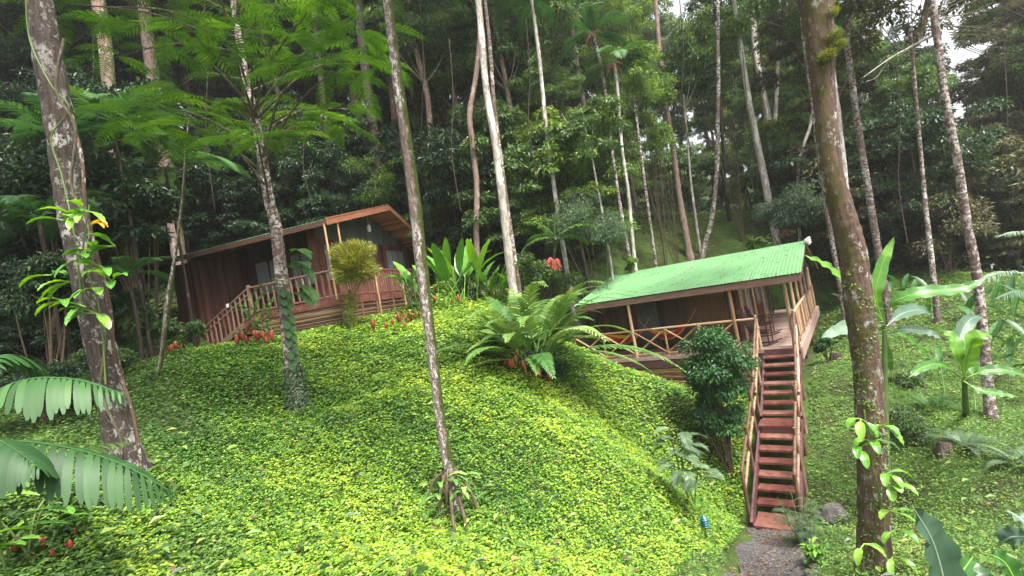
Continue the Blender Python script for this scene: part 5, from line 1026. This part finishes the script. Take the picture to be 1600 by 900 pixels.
# understorey palms at the upper left
for (lab, px, py, Y, n, L, tn, sd_) in (('arching grey-green palm in the dark left of the red cabin roof', 258, 262, 16.5, 9, 2.7, .6, 101), ('dim palm fronds high beside the thick left trunk', 95, 210, 12.5, 8, 2.1, .3, 102), ('dark palm fronds hanging left of the tan trunk', 175, 190, 14, 8, 2.2, .5, 103), ('dim palm low behind the thick left trunk', 60, 340, 11.5, 8, 1.7, .3, 104), ('small palm right behind the thick left trunk at shrub height', 200, 430, 13.5, 8, 1.4, .4, 105)):
    c = P(px, py, Y); z = h1(c[0], Y); b = np.array([c[0], Y, z]); t = thing('understorey_palm', lab, 'palm', b); rg = np.random.default_rng(sd_); mb = MB(); mb.tube(spline([b - [0, 0, .2], (b + c) / 2 + [.05, 0, 0], c]), .045, 8); mb.build('trunk', BK['dark'], t, b)
    for k in range(n): a = k * 2.4 + .4; mb = MB(); frond(mb, c, (math.cos(a), math.sin(a), rg.uniform(.3, 1.2)), L * rg.uniform(.8, 1.1), 1.6, 34, .28 * L, .03 * L, rg, ang=60, tone=tn + rg.uniform(-.15, .15), ldroop=.35, rr=.012); mb.build('frond', LM['palm'], t, b)

# near fronds at the lower left
def near_palm(label, base, specs, matk, seed, LL, W, nl=22):
    t = thing('broad_frond_palm', label, 'palm', base); rg = np.random.default_rng(seed); b = np.array(base)
    for pl in specs:
        pts = spline([P(*q) for q in pl[0]], 8); mb = MB(); frond_on(mb, pts, nl, LL * pl[1], W * pl[1], rg, ang=pl[2], tone=pl[3], ldroop=pl[4], vee=.0, shape='palm', start=pl[5], rr=.011, seg=8, blunt=1, wob=.12); mb.build('frond', LM[matk], t, b)
        mb = MB(); mb.tube(spline([b, (b + pts[0]) / 2 + [0, 0, .1], pts[0]]), .013, 6); mb.build('stalk', STEM, t, b)
b1 = gp(-90, 4.0, 780)
near_palm('palm with long hanging leaflets in the left foreground, upper frond', b1, [([(-60, 640, 4.1), (30, 596, 4.0), (110, 592, 3.9), (185, 612, 3.8)], 1.0, 62, .35, .8, .05), ([(-50, 610, 4.3), (-10, 560, 4.5), (40, 560, 4.7), (80, 600, 4.9)], .8, 60, .25, .7, .1)], 'palm', 111, .34, .055, 24)
b2 = gp(-60, 3.6, 860)
near_palm('palm with drooping bifid leaflets in the left foreground, lower frond', b2, [([(-60, 690, 3.6), (40, 690, 3.5), (130, 705, 3.45), (200, 730, 3.4), (262, 765, 3.4)], 1.0, 66, .12, .85, .2), ([(-60, 720, 3.4), (-10, 690, 3.3), (20, 700, 3.2), (60, 730, 3.1)], .9, 60, .08, .8, .15), ([(-40, 760, 3.8), (60, 740, 3.9), (140, 700, 4.1), (200, 690, 4.2)], .6, 50, .85, .4, .2)], 'palm', 112, .31, .056, 20)
# weeds at the left foreground
for k, (px, py, Y, lab) in enumerate(((60, 790, 4.6, 'dark weeds under the left foreground fronds'), (190, 800, 5.2, 'weeds around the foot of the thick left trunk'), (150, 870, 4.4, 'weeds at the bottom edge right of the corner flowers'), (20, 830, 4.2, 'shadowy weeds behind the corner flowers'), (240, 700, 6.6, 'leafy weeds right of the thick left trunk'))):
    b = gp(px, Y, py); t = thing('weed_patch', lab, 'weeds', b); rg = np.random.default_rng(120 + k); mb = MB()
    for j in range(55): q = b + np.array([rg.normal(0, .38), rg.normal(0, .25), 0]); q[2] = h1(q[0], q[1]) + rg.uniform(.02, .2); a = rg.uniform(0, 6.28); paddle(mb, q, (math.cos(a), math.sin(a), rg.uniform(.2, 1)), rg.uniform(.1, .2), .05, 1.3, rg, tone=rg.uniform(.05, .6), nseg=4)
    mb.build('leaf', LM['mid'] if k < 4 else LM['palm'], t, b)

# ------------------------------------------------------------------ right side plants
def banana(label, px, py, Y, leaves_, seed, stem_top=None):
    b = gp(px, Y, py); t = thing('banana_plant', label, 'plant', b); rg = np.random.default_rng(seed); top = P(*stem_top, Y) if stem_top else b + [0, 0, .6]
    mb = MB(); mb.tube(spline([b - [0, 0, .2], (b + top) / 2, top]), np.linspace(.07, .04, 13), 8); mb.build('stem', STEM, t, b)
    for (pl, W_, mk, tn) in leaves_:
        pts = spline([P(*q) for q in pl], 6); mb = MB(); s = np.linspace(0, 1, len(pts)); T = nrm(np.gradient(pts, axis=0)); S = nrm(np.cross(T, np.array([0, -.75, .65]))); U = np.cross(S, T); W_ = W_ * .78; tn = tn - .18
        u = np.clip((s - .15) / .85, 0, 1); hw = W_ / 2 * np.sin(np.pi * u ** .75) ** .6; hw[-1] = 0; rows = [[pts[i] + S[i] * hw[i] * c_ + U[i] * abs(c_) * hw[i] * .3 + U[i] * (abs(c_) == 1) * .03 * math.sin(i * 1.9) * (hw[i] > .02) for c_ in (-1, -.5, 0, .5, 1)] for i in range(len(pts))]
        V = np.array(rows).reshape(-1, 3); ii = np.arange(len(V)).reshape(-1, 5); mb.add(V, np.stack([ii[:-1, :-1], ii[:-1, 1:], ii[1:, 1:], ii[1:, :-1]], -1).reshape(-1, 4), np.clip(tn + np.repeat(rg.normal(0, .07, len(pts) - 1), 4), 0, 1), True)
        mb.tube(pts, np.linspace(.016, .004, len(pts)), 5, tone=.9, cap=False); mb.build('leaf', LM[mk], t, b)
banana('banana plant behind the mossy big trunk with one upright leaf', 1385, 560, 9.3, [
    ([(1378, 500, 9.3), (1368, 460, 9.2), (1378, 415, 9.2), (1397, 370, 9.2)], .30, 'banana', .75), ([(1385, 490, 9.2), (1400, 470, 9.0), (1440, 458, 8.8), (1500, 452, 8.7), (1540, 436, 8.6)], .34, 'banana', .6),
    ([(1378, 500, 9.3), (1350, 470, 9.0), (1320, 440, 8.8), (1290, 415, 8.7), (1256, 398, 8.6)], .26, 'banana', .85), ([(1375, 510, 9.2), (1345, 505, 9.0), (1315, 515, 8.9), (1283, 528, 8.8)], .36, 'silver', .7),
    ([(1385, 510, 9.3), (1410, 490, 9.5), (1440, 485, 9.7), (1460, 497, 9.9)], .36, 'silver', .3), ([(1388, 520, 9.2), (1415, 515, 9.0), (1450, 520, 8.9), (1470, 530, 8.8)], .24, 'silver', .4), ([(1390, 515, 9.2), (1420, 530, 9.5), (1450, 555, 9.7)], .24, 'banana', .5)], 131, (1382, 515))
banana('banana plant with a bright yellow-green leaf near the spotted trunk', 1508, 640, 8.8, [
    ([(1508, 590, 8.8), (1512, 560, 8.7), (1522, 530, 8.5), (1545, 520, 8.4)], .42, 'banana', .95), ([(1508, 590, 8.8), (1498, 560, 8.7), (1490, 530, 8.8), (1470, 515, 8.9)], .3, 'banana', .85), ([(1510, 590, 8.8), (1540, 580, 8.7), (1575, 580, 8.6), (1610, 590, 8.5)], .26, 'banana', .4),
    ([(1505, 595, 8.8), (1530, 610, 8.6), (1560, 615, 8.5), (1590, 620, 8.4)], .2, 'banana', .55), ([(1503, 590, 8.8), (1470, 570, 8.6), (1440, 575, 8.5), (1420, 590, 8.4)], .22, 'banana', .5), ([(1505, 570, 9.2), (1500, 530, 9.6), (1515, 500, 9.8), (1535, 495, 10)], .34, 'silver', .2)], 132, (1508, 590))
banana('row of broad ribbed leaves rising in the bottom right foreground', 1465, 980, 3.6, [
    ([(1482, 985, 3.5), (1478, 930, 3.4), (1458, 850, 3.35), (1426, 792, 3.3)], .36, 'silver', .12), ([(1470, 990, 3.6), (1480, 950, 3.6), (1500, 900, 3.8), (1520, 870, 4)], .22, 'banana', .2), ([(1540, 960, 3.8), (1530, 920, 3.9), (1520, 890, 4.0), (1490, 880, 4.1)], .24, 'banana', .15), ([(1600, 960, 3.8), (1590, 920, 3.7), (1570, 880, 3.7), (1545, 865, 3.7)], .22, 'banana', .2), ([(1560, 850, 3.9), (1580, 840, 3.8), (1610, 838, 3.7)], .2, 'silver', .2), ([(1575, 800, 4), (1595, 812, 3.9), (1620, 835, 3.8)], .12, 'silver', .4)], 133)
clump('ginger_plant', 'dark leafy ginger thicket below the spotted trunk at the right edge', 1590, 10.8, 600, 26, .8, .16, 134, 'bush', .9, .9, 1.8, 1.0)
clump('ginger_plant', 'low strap-leaved plants at the right forest edge', 1560, 14.5, 500, 22, .9, .2, 135, 'bush', .6, 1.2, 1.6, 1.0)
clump('ginger_plant', 'broad dark leaves at the forest edge right of the mossy big trunk', 1410, 17, 470, 14, .8, .22, 136, 'bush', .5, .8, 1.4, 1.1)
# pale palm fronds reaching in from the right edge
b = gp(1680, 7.4, 620); t = thing('pale_frond_palm', 'palm with pale bleached fronds reaching in at the right edge', 'palm', b); rg = np.random.default_rng(141)
for pl, tn in (([(1660, 480, 7.2), (1620, 440, 7.1), (1570, 425, 7.0), (1520, 445, 6.9)], .9), ([(1680, 400, 7.4), (1640, 370, 7.3), (1600, 362, 7.2), (1560, 368, 7.1)], .8), ([(1660, 500, 7.3), (1640, 470, 7.2), (1600, 455, 7.1), (1560, 465, 7.0)], .7)):
    mb = MB(); frond_on(mb, spline([P(*q) for q in pl], 8), 40, .34, .022, rg, ang=55, tone=tn, ldroop=.45, shape='palm', start=.1, seg=6, wob=.1); mb.build('frond', LM['silver'], t, b)
mb = MB(); mb.tube(spline([b, P(1690, 520, 7.5), P(1665, 480, 7.2)]), .05, 8); mb.build('trunk', BK['grey'], t, b)
# ferns on the slope
def fern(lab, px, py, Y, n, L, seed, tn=.5, matk='palm'):
    b = gp(px, Y, py); t = thing('fern', lab, 'fern', b); rg = np.random.default_rng(seed); mb = MB()
    for k in range(n): a = k * 2.4 + rg.uniform(-.2, .2); frond(mb, b + [0, 0, .03], (math.cos(a), math.sin(a), rg.uniform(.5, 1.4)), L * rg.uniform(.8, 1.15), 1.7, 26, .16, .026, rg, ang=68, tone=tn, ldroop=.15, shape='fern', rr=.006)
    mb.build('frond', LM[matk], t, b)
fern('arching fern on the slope left of the banana with the bright leaf', 1455, 640, 10, 10, .95, 151, .5)
fern('fern spreading below the banana with the bright leaf', 1505, 700, 9.2, 12, .8, 152, .4, 'blue')
fern('pale fern hanging in at the right edge of the slope', 1590, 730, 7.6, 10, .8, 153, .6, 'blue')
fern('fern tuft at the left cabin corner under the eave', 225, 470, 16, 12, 1.2, 154, .4)
fern('fern tuft on the dark slope left of the mound', 130, 640, 8.4, 10, .8, 155, .3)
fern('light fern on the slope behind the green roof', 1071, 370, 25, 10, .8, 156, .8)
# stumps, rocks
def stump(lab, px, py, Y, r, hgt, seed, m=None):
    b = gp(px, Y, py); t = tag(None, '') if False else None; mb = MB(); mb.tube([b - [0, 0, .15], b + [0, 0, hgt * .4], b + [.02, 0, hgt]], [r * 1.25, r, r * .85], 14, .16, seed); o = mb.build('tree_stump', m or BK['dark'], None, b); o.location = [float(v) for v in b]; tag(o, lab, 'stump'); return o
stump('small dark stump on the grass beside the veranda side board', 1306, 562, 14.5, .17, .2, 1)
stump('black rotten stump on the slope right of the mossy big trunk', 1437, 692, 9.8, .12, .22, 2)
o = stump('brown broken stump with bark bits beside the black one', 1478, 712, 9.3, .14, .25, 3, BK['grey'])
def rock(name, lab, px, py, Y, r, seed, flat=.6, group=None, b=None):
    b = gp(px, Y, py) if b is None else b; rg = np.random.default_rng(seed); bpy_me = None; n1, n2 = 12, 9; V = []
    for i in range(n2):
        th = math.pi * i / (n2 - 1)
        for j in range(n1):
            ph = 2 * math.pi * j / n1; d = np.array([math.sin(th) * math.cos(ph), math.sin(th) * math.sin(ph), math.cos(th)]); k = 1 + .22 * math.sin(d[0] * 3 + seed) * math.cos(d[1] * 4 + seed * 2) + .15 * math.sin(d[2] * 5 + seed * 3); V.append(d * r * k * [1, .85, flat])
    ii = np.arange(n1 * n2).reshape(n2, n1); jj = np.roll(ii, -1, 1); mb = MB(); mb.add(V, np.stack([ii[:-1], ii[1:], jj[1:], jj[:-1]], -1).reshape(-1, 4), random.random(), True); o = mb.build(name, STONE); o.location = [float(v) for v in b]; tag(o, lab, 'rock', group); return o
rock('boulder', 'grey boulder in the greenery right of the staircase foot', 1303, 805, 8.8, .36, 5, .55)
k = 0
for s in np.linspace(.1, .62, 15):
    i = int(s * 59); side = V_ = 1
    for sg in (-1,):
        x, y = cx[i] - px_[i] * (.58 + random.uniform(-.03, .08)), cy[i] - py_[i] * .58; x2, y2 = (x, y)
        rock('edging_stone', 'rough stone in the row edging the left side of the gravel path', 0, 0, 0, random.uniform(.06, .12), k, .6, 'stones edging the gravel path', np.array([x2, y2, h1(x2, y2) + .05])); k += 1

# ------------------------------------------------------------------ humid air
mb = MB(); mb.box((-131, -51, -9), (131, 151, 75)); m, tt_, out = newmat('humid_air'); v = tt_.nodes.new('ShaderNodeVolumePrincipled'); v.inputs['Density'].default_value = .0009; v.inputs['Color'].default_value = (.93, .95, .93, 1); v.inputs['Anisotropy'].default_value = .3
tt_.links.new(v.outputs[0], out.inputs['Volume']); hz = mb.build('haze', m); tag(hz, kind='stuff'); hz['label'] = 'thin pale mist hanging in the air among the trees'; hz['category'] = 'haze'
SC.cycles.volume_bounces = 0; SC.cycles.volume_max_steps = 64

# lianas hanging on the thick left trunk and in the forest
def liana(label, pix, Y, r, m, group=None):
    pts = np.array([P(a_, b_, Y + random.uniform(-.05, .05)) for a_, b_ in pix]); base = pts[-1].copy(); t = thing('liana', label, 'vine', base, 0, group); mb = MB(); mb.tube(spline(pts, 7), r, 6, .15, 3); mb.build('stem', m, t, base)
liana('twisting brown liana down the front of the thick left trunk', [(100, 60), (88, 140), (118, 200), (112, 290), (140, 360), (132, 450), (165, 520), (158, 610), (190, 690), (186, 745)], 6.03, .018, BK['grey'])
liana('second liana hugging the right side of the thick left trunk', [(112, 180), (128, 250), (134, 330), (152, 400), (172, 480), (180, 560), (206, 640), (222, 735)], 6.05, .022, BK['mossy'])
liana('thin green liana looped on the thick left trunk', [(40, -20), (46, 60), (78, 130), (108, 170), (80, 215), (98, 280), (118, 380), (130, 500)], 6.02, .010, STEM)
for k, (px, y0, y1) in enumerate(((140, -20, 300), (318, -20, 330), (470, 150, 320), (655, -20, 360), (702, 60, 330), (822, 30, 280), (1062, 0, 240), (1160, 80, 300), (1400, 100, 380), (1510, 160, 420), (1568, 60, 400))):
    liana('thin hanging forest vine dangling from the canopy', [(px, y0), (px + 6, (y0 * 2 + y1) / 3), (px + 4, (y0 + 2 * y1) / 3), (px + 18, y1)], 18 + (k % 4), .02, BK['dark'], 'thin vines hanging in the forest')
q, l, n = LITTER_Q; rg = np.random.default_rng(3); mb = MB(); leaves(mb, q, rand_dir(rg, n, -.1, .15), nrm(rand_dir(rg, n) * .3 + [0, 0, 1]), l, l * .4, rg.random(n), .1, .1); tag(mb.build('fallen_leaves', LM['litter']), 'small dead leaves and twigs scattered on the green roof', 'leaf litter', kind='stuff')
